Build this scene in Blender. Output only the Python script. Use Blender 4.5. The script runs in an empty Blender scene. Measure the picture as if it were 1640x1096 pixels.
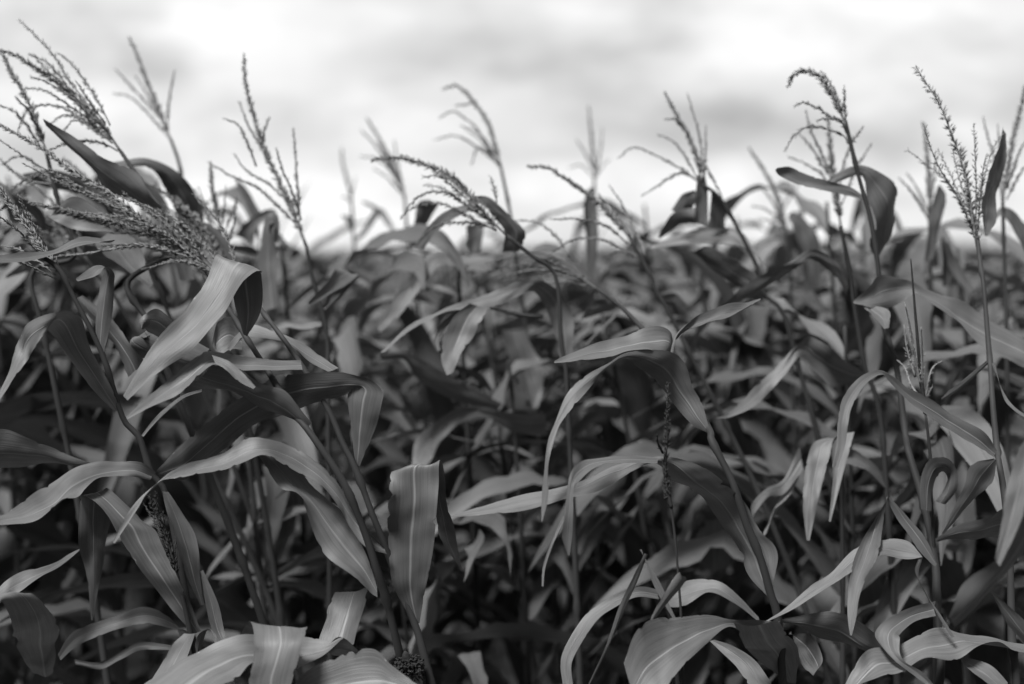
import bpy, math, random
from mathutils import Vector, noise

# ------------------------------------------------------------------ camera
random.seed(11)
S = bpy.context.scene
COL = S.collection
CAM_H = 1.62
PITCH = math.radians(-3.6)
LENS = 50.0
F = 1640 * LENS / 36.0                      # focal length in photo pixels
cam_data = bpy.data.cameras.new('camera')
cam = bpy.data.objects.new('camera', cam_data)
COL.objects.link(cam)
cam.location = (0, 0, CAM_H)
cam.rotation_euler = (math.radians(90) + PITCH, 0, 0)
cam_data.lens = LENS
cam_data.sensor_width = 36
cam_data.clip_start = 0.05
cam_data.clip_end = 5000
cam_data.dof.use_dof = True
cam_data.dof.focus_distance = 2.0
cam_data.dof.aperture_fstop = 2.0
cam_data.dof.aperture_blades = 0
S.camera = cam
FWD = Vector((0, math.cos(PITCH), math.sin(PITCH)))
UP = Vector((0, -math.sin(PITCH), math.cos(PITCH)))
RIGHT = Vector((1, 0, 0))
CAM = Vector((0, 0, CAM_H))

# ------------------------------------------------------------------ view, sun, sky
S.view_settings.view_transform = 'Standard'
S.view_settings.look = 'None'
S.view_settings.exposure = 2.6
S.view_settings.gamma = 1.0
S.cycles.use_denoising = True
S.cycles.max_bounces = 8
S.cycles.transmission_bounces = 6
SUN_EL, SUN_AZ = math.radians(57), math.radians(-138)    # azimuth from +Y, clockwise: high, behind and to the left
sl = bpy.data.lights.new('sun', 'SUN')
sl.energy = 2.4
sl.angle = math.radians(14)
sl.color = (1, 1, 1)
sun = bpy.data.objects.new('sun', sl)
COL.objects.link(sun)
sd = Vector((math.sin(SUN_AZ) * math.cos(SUN_EL), math.cos(SUN_AZ) * math.cos(SUN_EL), math.sin(SUN_EL)))
sun.rotation_euler = sd.to_track_quat('Z', 'Y').to_euler()

W = bpy.data.worlds.new('World')
S.world = W
W.use_nodes = True
nt = W.node_tree
nt.nodes.clear()
class NB:
    """small node builder"""
    def __init__(s, nt): s.nt = nt
    def n(s, t, **k):
        o = s.nt.nodes.new(t)
        for a, b in k.items(): setattr(o, a, b)
        return o
    def l(s, a, b): s.nt.links.new(a, b)
    def m(s, op, a, b=None, c=None, clamp=False):
        o = s.n('ShaderNodeMath', operation=op)
        o.use_clamp = clamp
        for i, v in enumerate((a, b, c)):
            if v is None: continue
            if isinstance(v, (int, float)): o.inputs[i].default_value = v
            else: s.l(v, o.inputs[i])
        return o.outputs[0]
b = NB(nt)
out = b.n('ShaderNodeOutputWorld')
bg = b.n('ShaderNodeBackground')
bg.inputs['Strength'].default_value = 0.1
sky = b.n('ShaderNodeTexSky')
sky.sky_type = 'NISHITA'
sky.sun_disc = False
sky.sun_elevation = SUN_EL
sky.sun_rotation = SUN_AZ
bw = b.n('ShaderNodeRGBToBW')
b.l(sky.outputs[0], bw.inputs[0])
tc = b.n('ShaderNodeTexCoord')
sep = b.n('ShaderNodeSeparateXYZ')
b.l(tc.outputs['Generated'], sep.inputs[0])
az = b.m('ARCTAN2', sep.outputs[0], sep.outputs[1])
el = b.m('ARCSINE', sep.outputs[2])
comb = b.n('ShaderNodeCombineXYZ')
b.l(az, comb.inputs[0]); b.l(b.m('MULTIPLY', el, 2.3), comb.inputs[1])
nz = b.n('ShaderNodeTexNoise')
nz.inputs['Scale'].default_value = 7.5
nz.inputs['Detail'].default_value = 5
nz.inputs['Roughness'].default_value = 0.56
b.l(comb.outputs[0], nz.inputs['Vector'])
nsep = b.n('ShaderNodeSeparateColor')
b.l(nz.outputs['Color'], nsep.inputs[0])
azd = b.m('ADD', az, b.m('MULTIPLY', b.m('SUBTRACT', nsep.outputs[0], 0.5), 0.30))
eld = b.m('ADD', el, b.m('MULTIPLY', b.m('SUBTRACT', nsep.outputs[1], 0.5), 0.085))
tot = b.m('MULTIPLY', b.m('SUBTRACT', nz.outputs['Fac'], 0.5), 0.95)
# soft cloud masses by bearing and height, (x, y, half width, half height in photo pixels, strength)
CLOUDS = [(60, 90, 150, 75, -.16), (330, 60, 150, 80, .10), (200, 130, 120, 30, -.07), (430, 180, 90, 30, -.06), (540, 300, 120, 30, -.05), (760, 100, 230, 55, -.17), (1010, 60, 220, 80, -.09),
          (1330, 215, 380, 50, -.19), (1560, 190, 240, 70, -.13), (700, 330, 500, 22, -.05), (1250, 330, 400, 20, -.06), (250, 255, 300, 24, -.06), (980, 190, 200, 35, -.12), (60, 290, 170, 70, -.16),
          (860, 255, 210, 28, -.13), (420, 250, 130, 45, .06), (900, 320, 900, 32, .07), (620, 190, 130, 40, .10),
          (1180, 40, 160, 50, .08), (1540, 40, 140, 60, .08), (250, 190, 160, 35, -.07)]
for cx, cy, sx, sy, k in CLOUDS:
    a0 = math.atan((cx - 820) / F); e0 = math.atan((548 - cy) / F) + PITCH
    q = b.m('ADD', b.m('POWER', b.m('ABSOLUTE', b.m('DIVIDE', b.m('SUBTRACT', azd, a0), sx / F)), 2),
            b.m('POWER', b.m('ABSOLUTE', b.m('DIVIDE', b.m('SUBTRACT', eld, e0), sy / F)), 2))
    tot = b.m('ADD', tot, b.m('MULTIPLY', b.m('EXPONENT', b.m('MULTIPLY', q, -0.9)), k))
cloud = b.m('ADD', b.m('MULTIPLY', tot, 1.2), 0.815)
zen = b.m('MULTIPLY_ADD', b.m('SMOOTH_MIN', b.m('MAXIMUM', b.m('SUBTRACT', sep.outputs[2], 0.22), 0.0), 0.7, 0.2), 1.2, 1.0)
# added dimming of the unseen low sky behind, so most light falls from above
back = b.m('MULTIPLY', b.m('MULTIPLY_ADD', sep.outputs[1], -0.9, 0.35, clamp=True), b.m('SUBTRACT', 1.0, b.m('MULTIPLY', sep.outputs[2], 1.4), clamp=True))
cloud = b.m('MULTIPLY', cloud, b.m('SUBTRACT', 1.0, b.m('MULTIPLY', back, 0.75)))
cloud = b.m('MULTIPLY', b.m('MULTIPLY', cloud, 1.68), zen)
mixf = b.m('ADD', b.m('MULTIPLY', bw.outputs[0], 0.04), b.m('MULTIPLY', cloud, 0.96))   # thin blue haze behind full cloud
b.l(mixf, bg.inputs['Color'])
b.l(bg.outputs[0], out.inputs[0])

# ------------------------------------------------------------------ materials
def leaf_material(name, base, mid, transl, rough, spread=0.5):
    m = bpy.data.materials.new(name); m.use_nodes = True
    t = m.node_tree; t.nodes.clear(); b = NB(t)
    out = b.n('ShaderNodeOutputMaterial')
    uv = b.n('ShaderNodeUVMap')
    sp = b.n('ShaderNodeSeparateXYZ'); b.l(uv.outputs[0], sp.inputs[0])
    u, v = sp.outputs[0], sp.outputs[1]
    oi = b.n('ShaderNodeObjectInfo')
    rnd = oi.outputs['Random']
    # veins: fine noise stretched along the blade
    cv = b.n('ShaderNodeCombineXYZ')
    b.l(b.m('MULTIPLY', u, 2.5), cv.inputs[0]); b.l(b.m('MULTIPLY', v, 46.0), cv.inputs[1]); b.l(b.m('MULTIPLY', rnd, 50.0), cv.inputs[2])
    vn = b.n('ShaderNodeTexNoise'); vn.inputs['Scale'].default_value = 1.0; vn.inputs['Detail'].default_value = 2
    b.l(cv.outputs[0], vn.inputs['Vector'])
    cv2 = b.n('ShaderNodeCombineXYZ')
    b.l(b.m('MULTIPLY', u, 4.0), cv2.inputs[0]); b.l(b.m('MULTIPLY', v, 13.0), cv2.inputs[1]); b.l(b.m('MULTIPLY', rnd, 90.0), cv2.inputs[2])
    vn2 = b.n('ShaderNodeTexNoise'); vn2.inputs['Scale'].default_value = 1.0; vn2.inputs['Detail'].default_value = 3
    b.l(cv2.outputs[0], vn2.inputs['Vector'])
    # blotches and dry patches
    geo = b.n('ShaderNodeTexCoord')
    bn = b.n('ShaderNodeTexNoise'); bn.inputs['Scale'].default_value = 14; bn.inputs['Detail'].default_value = 4
    b.l(geo.outputs['Object'], bn.inputs['Vector'])
    val = b.m('MULTIPLY', b.m('MULTIPLY_ADD', b.m('SUBTRACT', b.m('MULTIPLY_ADD', vn2.outputs['Fac'], 0.5, b.m('MULTIPLY', vn.outputs['Fac'], 0.5)), 0.5), 1.35, 1.0),
              b.m('MULTIPLY_ADD', b.m('SUBTRACT', bn.outputs['Fac'], 0.5), 0.55, 1.0))
    val = b.m('MULTIPLY', val, b.m('MULTIPLY_ADD', rnd, spread, 1.0 - spread * 0.5))
    val = b.m('MULTIPLY', val, base)
    # dry, pale patches and edge nibbles
    dn = b.n('ShaderNodeTexNoise'); dn.inputs['Scale'].default_value = 55; dn.inputs['Detail'].default_value = 3
    b.l(geo.outputs['Object'], dn.inputs['Vector'])
    edge = b.m('ABSOLUTE', b.m('SUBTRACT', v, 0.5))
    dry = b.m('MULTIPLY', b.m('GREATER_THAN', b.m('ADD', dn.outputs['Fac'], b.m('MULTIPLY', b.m('MAXIMUM', b.m('SUBTRACT', edge, 0.42), 0.0), 1.6)), 0.80), 0.06)
    val = b.m('ADD', val, dry)
    # midrib
    dist = edge
    wid = b.m('MULTIPLY_ADD', u, -0.045, 0.058)
    rib = b.m('SUBTRACT', 1.0, b.m('SMOOTHSTEP' if False else 'DIVIDE', dist, wid), clamp=True)
    rib = b.m('POWER', rib, 0.9)
    val = b.m('ADD', b.m('MULTIPLY', val, b.m('SUBTRACT', 1.0, rib)), b.m('MULTIPLY', rib, mid))
    colr = b.n('ShaderNodeCombineColor')
    for i in range(3): b.l(val, colr.inputs[i])
    # bump
    hgt = b.m('ADD', b.m('MULTIPLY', vn.outputs['Fac'], 0.6), b.m('MULTIPLY', rib, 0.9))
    bp = b.n('ShaderNodeBump'); bp.inputs['Strength'].default_value = 0.6; bp.inputs['Distance'].default_value = 0.0012
    b.l(hgt, bp.inputs['Height'])
    pr = b.n('ShaderNodeBsdfPrincipled')
    b.l(colr.outputs[0], pr.inputs['Base Color']); b.l(bp.outputs[0], pr.inputs['Normal'])
    b.l(b.m('MULTIPLY_ADD', bn.outputs['Fac'], 0.25, rough - 0.12), pr.inputs['Roughness'])
    pr.inputs['Specular IOR Level'].default_value = 0.2
    tr = b.n('ShaderNodeBsdfTranslucent')
    b.l(colr.outputs[0], tr.inputs['Color']); b.l(bp.outputs[0], tr.inputs['Normal'])
    mx = b.n('ShaderNodeMixShader'); mx.inputs[0].default_value = transl
    b.l(pr.outputs[0], mx.inputs[1]); b.l(tr.outputs[0], mx.inputs[2])
    b.l(mx.outputs[0], out.inputs[0])
    return m
def plain_material(name, lo, hi, scale, rough, stretch=(1, 1, 1), bump=0.3, spec=0.15):
    m = bpy.data.materials.new(name); m.use_nodes = True
    t = m.node_tree; b = NB(t); pr = t.nodes['Principled BSDF']
    tc = b.n('ShaderNodeTexCoord'); mp = b.n('ShaderNodeMapping'); mp.inputs['Scale'].default_value = stretch
    b.l(tc.outputs['Object'], mp.inputs[0])
    n = b.n('ShaderNodeTexNoise'); n.inputs['Scale'].default_value = scale; n.inputs['Detail'].default_value = 5
    b.l(mp.outputs[0], n.inputs['Vector'])
    oi = b.n('ShaderNodeObjectInfo')
    v = b.m('MULTIPLY', b.m('MULTIPLY_ADD', n.outputs['Fac'], hi - lo, lo), b.m('MULTIPLY_ADD', oi.outputs['Random'], 0.4, 0.8))
    c = b.n('ShaderNodeCombineColor')
    for i in range(3): b.l(v, c.inputs[i])
    b.l(c.outputs[0], pr.inputs['Base Color'])
    pr.inputs['Roughness'].default_value = rough
    pr.inputs['Specular IOR Level'].default_value = spec
    bp = b.n('ShaderNodeBump'); bp.inputs['Strength'].default_value = bump; bp.inputs['Distance'].default_value = 0.004
    b.l(n.outputs['Fac'], bp.inputs['Height']); b.l(bp.outputs[0], pr.inputs['Normal'])
    return m
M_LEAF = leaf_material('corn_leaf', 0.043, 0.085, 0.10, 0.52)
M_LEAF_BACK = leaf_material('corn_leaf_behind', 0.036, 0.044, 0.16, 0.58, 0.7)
M_STALK = plain_material('corn_stalk', 0.006, 0.022, 40, 0.65, (1, 1, 0.1), 0.3, 0.07)
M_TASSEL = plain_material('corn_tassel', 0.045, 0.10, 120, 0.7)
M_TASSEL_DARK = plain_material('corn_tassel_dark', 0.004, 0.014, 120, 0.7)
M_HUSK = plain_material('corn_husk', 0.03, 0.08, 30, 0.55, (1, 1, 0.1))
M_SILK = plain_material('corn_silk', 0.003, 0.012, 200, 0.8)
M_SOIL = plain_material('soil', 0.02, 0.06, 9, 0.95, bump=0.8)
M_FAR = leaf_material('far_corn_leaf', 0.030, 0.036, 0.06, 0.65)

# ------------------------------------------------------------------ geometry helpers
class MB:
    def __init__(s): s.v = []; s.f = []; s.uv = []
    def build(s, name, mat, parent=None, origin=None, smooth=True):
        me = bpy.data.meshes.new(name)
        o0 = origin or Vector((0, 0, 0))
        me.from_pydata([tuple(p - o0) for p in s.v], [], s.f)
        if s.uv:
            ul = me.uv_layers.new(name='UVMap')
            for lp in me.loops: ul.data[lp.index].uv = s.uv[lp.vertex_index]
        if smooth: me.polygons.foreach_set('use_smooth', [True] * len(me.polygons))
        me.materials.append(mat)
        me.update()
        o = bpy.data.objects.new(name, me)
        COL.objects.link(o)
        if parent: o.parent = parent
        return o
    def add(s, p, uv=None):
        s.v.append(p)
        if uv is not None: s.uv.append(uv)
        return len(s.v) - 1

def cr(p, t):
    """Catmull-Rom through list p at t in [0, len-1]; works on Vectors and floats"""
    n = len(p); i = min(int(t), n - 2); f = t - i
    p1, p2 = p[i], p[i + 1]
    p0 = p[i - 1] if i > 0 else p1 + (p1 - p2)
    p3 = p[i + 2] if i + 2 < n else p2 + (p2 - p1)
    return 0.5 * (2 * p1 + (p2 - p0) * f + (2 * p0 - 5 * p1 + 4 * p2 - p3) * f * f + (3 * p1 - p0 - 3 * p2 + p3) * f ** 3)

def smooth_pts(p, per):
    n = (len(p) - 1) * per
    return [cr(p, i / per) if i < n else p[-1].copy() for i in range(n + 1)]

def tube(mb, pts, rad, seg=7, cap=True):
    rings = []
    n = len(pts)
    ref = Vector((0, 1, 0.13)).normalized()
    for i, p in enumerate(pts):
        t = (pts[min(i + 1, n - 1)] - pts[max(i - 1, 0)])
        t = t.normalized() if t.length > 1e-9 else Vector((0, 0, 1))
        x = t.cross(ref)
        x = x.normalized() if x.length > 1e-4 else Vector((1, 0, 0))
        y = t.cross(x)
        r = rad(i / (n - 1)) if callable(rad) else rad[i]
        rings.append([mb.add(p + (x * math.cos(a) + y * math.sin(a)) * r, (i / (n - 1), k / seg)) for k in range(seg) for a in [2 * math.pi * k / seg]])
    for i in range(n - 1):
        for k in range(seg):
            k2 = (k + 1) % seg
            mb.f.append((rings[i][k], rings[i][k2], rings[i + 1][k2], rings[i + 1][k]))
    if cap:
        mb.f.append(tuple(rings[0][::-1])); mb.f.append(tuple(rings[-1]))

def ribbon(mb, A, B, per=5, across=8, cup=0.10, ripple=0.035, seed=0.0, buckle=0.0045):
    """leaf blade between two edge polylines A and B (3D); gutter-shaped section, wavy margins"""
    a = smooth_pts(A, per); c = smooth_pts(B, per)
    n = len(a)
    L = [0.0]
    for i in range(1, n): L.append(L[-1] + ((a[i] + c[i]) - (a[i - 1] + c[i - 1])).length * 0.5)
    tot = max(L[-1], 1e-6)
    nrm = []
    for i in range(n):
        t = (a[min(i + 1, n - 1)] + c[min(i + 1, n - 1)]) - (a[max(i - 1, 0)] + c[max(i - 1, 0)])
        nn = t.cross(c[i] - a[i])
        nn = nn.normalized() if nn.length > 1e-12 else Vector((0, 0, 1))
        if nrm and nn.dot(nrm[-1]) < 0: nn = -nn
        nrm.append(nn)
    if sum(q.z * (a[i] - c[i]).length for i, q in enumerate(nrm)) < 0: nrm = [-q for q in nrm]
    rows = []
    for i in range(n):
        w = (c[i] - a[i]).length
        row = []
        for k in range(across + 1):
            v = k / across
            e = abs(v - 0.5) * 2
            p = a[i].lerp(c[i], v)
            sgn = 1 if v > 0.5 else -1
            off = cup * w * (e ** 1.3 - 0.6)
            rp = ripple * min(w, 0.08) * e ** 2.2 * (noise.noise(Vector((L[i] * 15 + seed * 7.3, sgn * 3.1, seed))) * 2.2 + math.sin(L[i] * 62 + seed * 9 + sgn) * 0.5)
            und = buckle * min(1.0, w / 0.04) * (noise.noise(Vector((L[i] * 17, v * 1.6, seed * 3.7))) + 0.5 * noise.noise(Vector((L[i] * 41, v * 3.0, seed * 5.1))))
            if e > 0.99:
                nk = noise.noise(Vector((L[i] * 95, sgn * 5.0, seed * 2.3)))
                p = p + (a[i].lerp(c[i], 0.5) - p) * max(0.0, nk - 0.30) * 0.45
            p = p + nrm[i] * (off + rp * 3.0 + und)
            row.append(mb.add(p, (L[i] / tot, v)))
        rows.append(row)
    for i in range(n - 1):
        for k in range(across):
            mb.f.append((rows[i][k], rows[i][k + 1], rows[i + 1][k + 1], rows[i + 1][k]))

def spikelets(mb, pts, size, step, spread=0.45, start=0.0, end=1.0, rng=random):
    """pairs of little husked florets along a tassel branch"""
    d = 0.0; nextd = 0.0
    tot = sum((pts[i + 1] - pts[i]).length for i in range(len(pts) - 1))
    acc = 0.0
    for i in range(len(pts) - 1):
        seg = pts[i + 1] - pts[i]; l = seg.length
        if l < 1e-7: continue
        t = seg / l
        while nextd <= acc + l:
            u = nextd / tot
            if start <= u <= end:
                p = pts[i] + t * (nextd - acc)
                for q in range(2):
                    r = Vector((rng.gauss(0, 1), rng.gauss(0, 1), rng.gauss(0, 1) - 0.2))
                    r = (r - t * r.dot(t))
                    if r.length < 1e-4: continue
                    r.normalize()
                    ax = (t + r * rng.uniform(0.2, 1.3) * spread * 1.5).normalized()
                    ln = size * rng.uniform(0.75, 1.25) * (1.12 - 0.5 * u * u); rd = ln * 0.105
                    x = ax.cross(r); x = x.normalized() if x.length > 1e-4 else Vector((1, 0, 0)); y = ax.cross(x)
                    o = p + r * rd * 0.6
                    i0 = mb.add(o, (0, 0)); i1 = mb.add(o + ax * ln, (1, 0))
                    ms = [mb.add(o + ax * ln * 0.45 + (x * math.cos(g) + y * math.sin(g)) * rd, (0.5, 0)) for g in (0, 1.57, 3.14, 4.71)]
                    for g in range(4):
                        mb.f.append((i0, ms[(g + 1) % 4], ms[g])); mb.f.append((i1, ms[g], ms[(g + 1) % 4]))
            nextd += step * rng.uniform(0.8, 1.2)
        acc += l

def tag(o, label, cat, group=None, kind=None):
    if label: o['label'] = label
    if cat: o['category'] = cat
    if group: o['group'] = group
    if kind: o['kind'] = kind

# ------------------------------------------------------------------ ground, far field, sky line
def ground_height(x, y):
    h = 0.0
    if y > 60: h += 6.0 * min(1, (y - 60) / 500.0) ** 1.3 * (0.55 + 0.45 * math.tanh((x + 40) / 160.0))
    return h + 0.3 * noise.noise(Vector((x * 0.02, y * 0.02, 0))) * min(1, max(0, (y - 15) / 40))
def build_ground():
    mb = MB()
    xs = [-2000, -1200, -700, -400, -250] + [i * 20 for i in range(-10, 11)] + [250, 400, 700, 1200, 2000]
    xs = sorted(set(xs + [i * 1.0 for i in range(-14, 15)]))
    ys = [-300, -80, -30, -10] + [i * 0.5 for i in range(-10, 25)] + [14, 18, 24, 32, 45, 60, 80, 110, 150, 200, 270, 350, 450, 560, 700, 1000, 1600, 2600]
    idx = {}
    for j, y in enumerate(ys):
        for i, x in enumerate(xs):
            z = ground_height(x, y)
            if abs(x) < 15 and y < 13: z += 0.03 * noise.noise(Vector((x * 2.1, y * 2.3, 4)))
            idx[i, j] = mb.add(Vector((x, y, z)))
    for j in range(len(ys) - 1):
        for i in range(len(xs) - 1):
            mb.f.append((idx[i, j], idx[i + 1, j], idx[i + 1, j + 1], idx[i, j + 1]))
    o = mb.build('ground', M_SOIL)
    o['kind'] = 'structure'
build_ground()

# ------------------------------------------------------------------ tracing helpers: photo pixel + distance -> place in the field
TILES = {0: (0, 0, 1.0), 1: (0, 0, 550 / 1340), 2: (500, 0, 600 / 1461), 3: (1050, 50, 590 / 1437), 4: (0, 400, 550 / 1507),
         5: (500, 400, 600 / 1640), 6: (1050, 400, 590 / 1617), 7: (0, 700, 550 / 1522), 8: (500, 700, 600 / 1640), 9: (1050, 700, 590 / 1633)}
def px(tile, x, y):
    ox, oy, s = TILES[tile]
    return ox + x * s, oy + y * s
def at(X, Y, d):
    return CAM + d * (FWD + RIGHT * ((X - 820) / F) + UP * ((548 - Y) / F))
def interp(lst, u):
    if isinstance(lst, (int, float)): return lst
    t = u * (len(lst) - 1); i = min(int(t), len(lst) - 2); f = t - i
    return lst[i] * (1 - f) + lst[i + 1] * f
seedn = [0]
def traced_leaf(parent, origin, tile, st, d, th=25, cup=0.10, ripple=0.03, per=9, name='leaf', label=None):
    """st: pairs of edge points along the blade; d: distance(s) base to tip; th: tilt(s), + turns the first edge away from the viewer"""
    A, B = [], []
    n = len(st)
    for i, (x1, y1, x2, y2) in enumerate(st):
        u = i / (n - 1)
        dc = interp(d, u); t = interp(th, u)
        X1, Y1 = px(tile, x1, y1); X2, Y2 = px(tile, x2, y2)
        w = math.hypot(X2 - X1, Y2 - Y1) / F * dc
        dd = 0.5 * min(w * math.tan(math.radians(t)), 0.09) if t >= 0 else 0.5 * max(w * math.tan(math.radians(t)), -0.09)
        A.append(at(X1, Y1, dc + dd)); B.append(at(X2, Y2, dc - dd))
    mb = MB()
    seedn[0] += 1
    ribbon(mb, A, B, per=per, cup=cup, ripple=ripple, seed=seedn[0] * 1.37)
    o = mb.build(name, M_LEAF, parent, origin)
    if label: o['label'] = label
    return o

def build_tassel(parent, origin, spike, branches, size=0.0095, step=0.0024, mat=None, spread=0.32, r=0.0020, thick=1.0, bare=False, bmat=None):
    mat = mat or M_TASSEL
    rng = random.Random(len(branches) * 7 + int(spike[0].x * 1000))
    mb = MB()
    pts = smooth_pts(spike, 6)
    tube(mb, pts, lambda u: r * (1.15 - 0.8 * u), 5)
    if not bare: spikelets(mb, pts, size * 1.2, step * 0.5, spread * thick * 1.25, 0.08, 1.0, rng)
    t = mb.build('tassel', mat, parent, origin)
    for br in branches:
        mb = MB()
        pts = smooth_pts(br, 6)
        tube(mb, pts, lambda u: r * (0.7 - 0.45 * u), 4)
        spikelets(mb, pts, size * 0.92, step, spread * 0.8, 0.12, 1.0, rng)
        mb.build('tassel_branch', bmat or mat, t, origin)
    return t

def ground_run(top, lean):
    """continue a stalk from its lowest traced point to the soil, straightening as it goes down"""
    pts = []
    z0 = top.z
    for k in range(1, 6):
        u = k / 5
        pts.append(Vector((top.x + lean.x * (u - 0.5 * u * u) * 2 * z0 * 0.5, top.y + lean.y * (u - 0.5 * u * u) * z0, z0 * (1 - u) - 0.02 * (k == 5))))
    return pts

def traced_plant(label, stalk, d, leaves=(), tassel=None, r0=0.0028, r1=0.0053, group='traced', extra=None, lower=2):
    """stalk: [(tile, x, y)] from the tassel foot down; d: distance(s) top to bottom"""
    pts = []
    n = len(stalk)
    for i, (t, x, y) in enumerate(stalk):
        X, Y = px(t, x, y)
        pts.append(at(X, Y, interp(d, i / max(1, n - 1))))
    dirv = pts[-1] - pts[-2]
    lean = Vector((max(-0.6, min(0.6, dirv.x / max(0.02, -dirv.z))), 0, 0))
    run = ground_run(pts[-1], lean)
    base = Vector((run[-1].x, run[-1].y, 0))
    root = bpy.data.objects.new('corn_plant', None)
    root.empty_display_size = 0.1
    COL.objects.link(root)
    root.location = base
    tag(root, label, 'corn plant', 'corn plants in the field')
    path = pts + run
    sp = smooth_pts(path, 5)
    # nodes every ~14 cm thicken the stalk a little
    cum = [0.0]
    for i in range(1, len(sp)): cum.append(cum[-1] + (sp[i] - sp[i - 1]).length)
    # resample finely
    fine, rad = [], []
    tot = cum[-1]; m = max(24, int(tot / 0.012)); j = 0
    for k in range(m + 1):
        s_ = tot * k / m
        while j < len(cum) - 2 and cum[j + 1] < s_: j += 1
        f = (s_ - cum[j]) / max(1e-9, cum[j + 1] - cum[j])
        fine.append(sp[j].lerp(sp[j + 1], min(1, f)))
        sheath = 1.0 + 0.22 * (((s_ + 0.075) % 0.15) / 0.15)
        node = math.exp(-(((s_ % 0.15) - 0.075) / 0.008) ** 2)
        rad.append((r0 + (r1 - r0) * min(1, s_ / 0.75)) * sheath * (1 + 0.3 * node))
    mb = MB(); tube(mb, fine, rad, 9)
    mb.build('stalk', M_STALK, root, base)
    for lf in leaves:
        traced_leaf(root, base, **lf)
    if tassel:
        k = dict(tassel)
        dd = k.pop('d', None) or (d if isinstance(d, (int, float)) else d[0])
        tl = k.pop('tile')
        foot = k.pop('foot', None)
        def conv(poly, spreadd=0.0):
            q = []
            for i, p in enumerate(poly[::-1]):
                X, Y = px(tl, *p)
                q.append(at(X, Y, dd + spreadd * i / max(1, len(poly) - 1)))
            return q
        rng = random.Random(int(dd * 1000) + n)
        br = [conv(p, rng.uniform(-0.07, 0.07)) for p in k.pop('branches')]
        build_tassel(root, base, conv(k.pop('spike')), br, **k)
    return root, base

def L(tile, st, d, th=25, **k):
    return dict(tile=tile, st=st, d=d, th=th, **k)

# ------------------------------------------------------------------ the plants one can tell apart, front to back
# centre left, thick stalk leaning left, large light blade hanging right-down and a long pale arching blade
root_ear, base_ear = traced_plant(
    'sharp corn plant left of centre bearing a dark silked ear at the bottom edge',
    [(4, 895, 115), (4, 1000, 255), (4, 1080, 385), (4, 1180, 540), (4, 1290, 720), (4, 1350, 790), (4, 1500, 1010), (8, 220, 390), (8, 290, 600), (8, 330, 730), (8, 385, 960), (8, 420, 1082)], [2.2, 1.98, 1.92, 1.94, 1.98],
    [L(7, [(1690, 475, 1715, 520), (1560, 310, 1600, 470), (1480, 185, 1510, 330), (1385, 100, 1400, 210), (1290, 40, 1270, 130), (1200, 10, 1170, 88), (1090, 5, 1080, 125), (1000, 55, 960, 165), (900, 92, 860, 190), (780, 150, 720, 195), (690, 205, 655, 255), (590, 305, 610, 325), (500, 465, 508, 472)], [1.95, 1.95, 1.92, 1.88], [-10, 10, 35, 40, 40, 30, 20], ripple=0.05),
     L(8, [(286, 705, 284, 655), (215, 650, 245, 520), (85, 545, 195, 402), (-5, 400, 130, 335), (-75, 268, 55, 280), (-145, 215, -50, 165), (-240, 85, -150, 65), (-300, 0, -230, 0)], [1.955, 1.96, 1.965], [-10, -25, -30, -25, -10], cup=0.10, ripple=0.06),
     L(4, [(1368, 762, 1340, 788), (1255, 640, 1230, 728), (1150, 598, 1100, 680), (1060, 540, 990, 640), (930, 508, 848, 592)], [1.94, 1.95, 1.96], [-50, -55, -55, -50], cup=0.06),
     L(4, [(885, 612, 885, 624), (800, 640, 806, 652), (712, 706, 720, 722), (660, 762, 668, 776), (620, 815, 630, 822)], [2.05, 2.0], 10, cup=0.02),
     L(4, [(1070, 365, 1060, 440), (1010, 300, 1010, 440), (945, 335, 970, 465), (930, 420, 965, 470)], [2.1, 2.07], 20),
    ],
    dict(tile=1, spike=[(0, 488), (150, 570), (300, 680), (440, 765), (560, 860), (720, 970), (800, 1075)],
         branches=[[(0, 548), (150, 645), (330, 740), (520, 850), (700, 960)], [(90, 640), (250, 720), (430, 800), (600, 880), (735, 985)],
                   [(330, 830), (480, 850), (620, 900), (750, 1000)], [(480, 750), (540, 800), (640, 870), (740, 990)], [(430, 910), (560, 915), (680, 950), (760, 1020)],
                   [(400, 960), (560, 960), (690, 1010), (770, 1040)]], d=2.2, spread=0.45))
# its ear
def ear(parent, base, c, ax, ln, rad):
    mb = MB()
    n = 16
    pts = [c + ax * ln * (k / n) for k in range(n + 1)]
    tube(mb, pts, lambda u: rad * (0.35 + 0.75 * math.sin(math.pi * min(1, 0.12 + u * 0.62))) * (1 - 0.25 * u), 14)
    h = mb.build('ear', M_HUSK, parent, base)
    mb = MB()
    rng = random.Random(5)
    tip = c + ax * ln
    for k in range(320):
        r = Vector((rng.gauss(0, 1), rng.gauss(0, 1), rng.gauss(0, 1))).normalized()
        r = (r + ax * 0.7).normalized()
        p = tip + r * rad * 0.75 - ax * 0.012
        q = [p]
        dv = (r + ax * 0.3).normalized()
        for _ in range(4):
            dv = (dv + Vector((rng.gauss(0, .5), rng.gauss(0, .5), rng.gauss(0, .5) - 0.3))).normalized()
            q.append(q[-1] + dv * 0.0035)
        tube(mb, q, lambda u: 0.0011, 4)
    mb2 = mb
    pts = [tip - ax * 0.016 + ax * 0.034 * (k / 8) for k in range(9)]
    tube(mb2, pts, lambda u: rad * 0.6 * math.sqrt(max(0.02, 1 - u * u)), 10)
    mb2.build('silk', M_SILK, h, base)
c0 = at(*px(8, 455, 1120), 1.98); c1 = at(*px(8, 418, 985), 1.96)
ear(root_ear, base_ear, c0, (c1 - c0).normalized(), (c1 - c0).length, 0.015)

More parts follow.
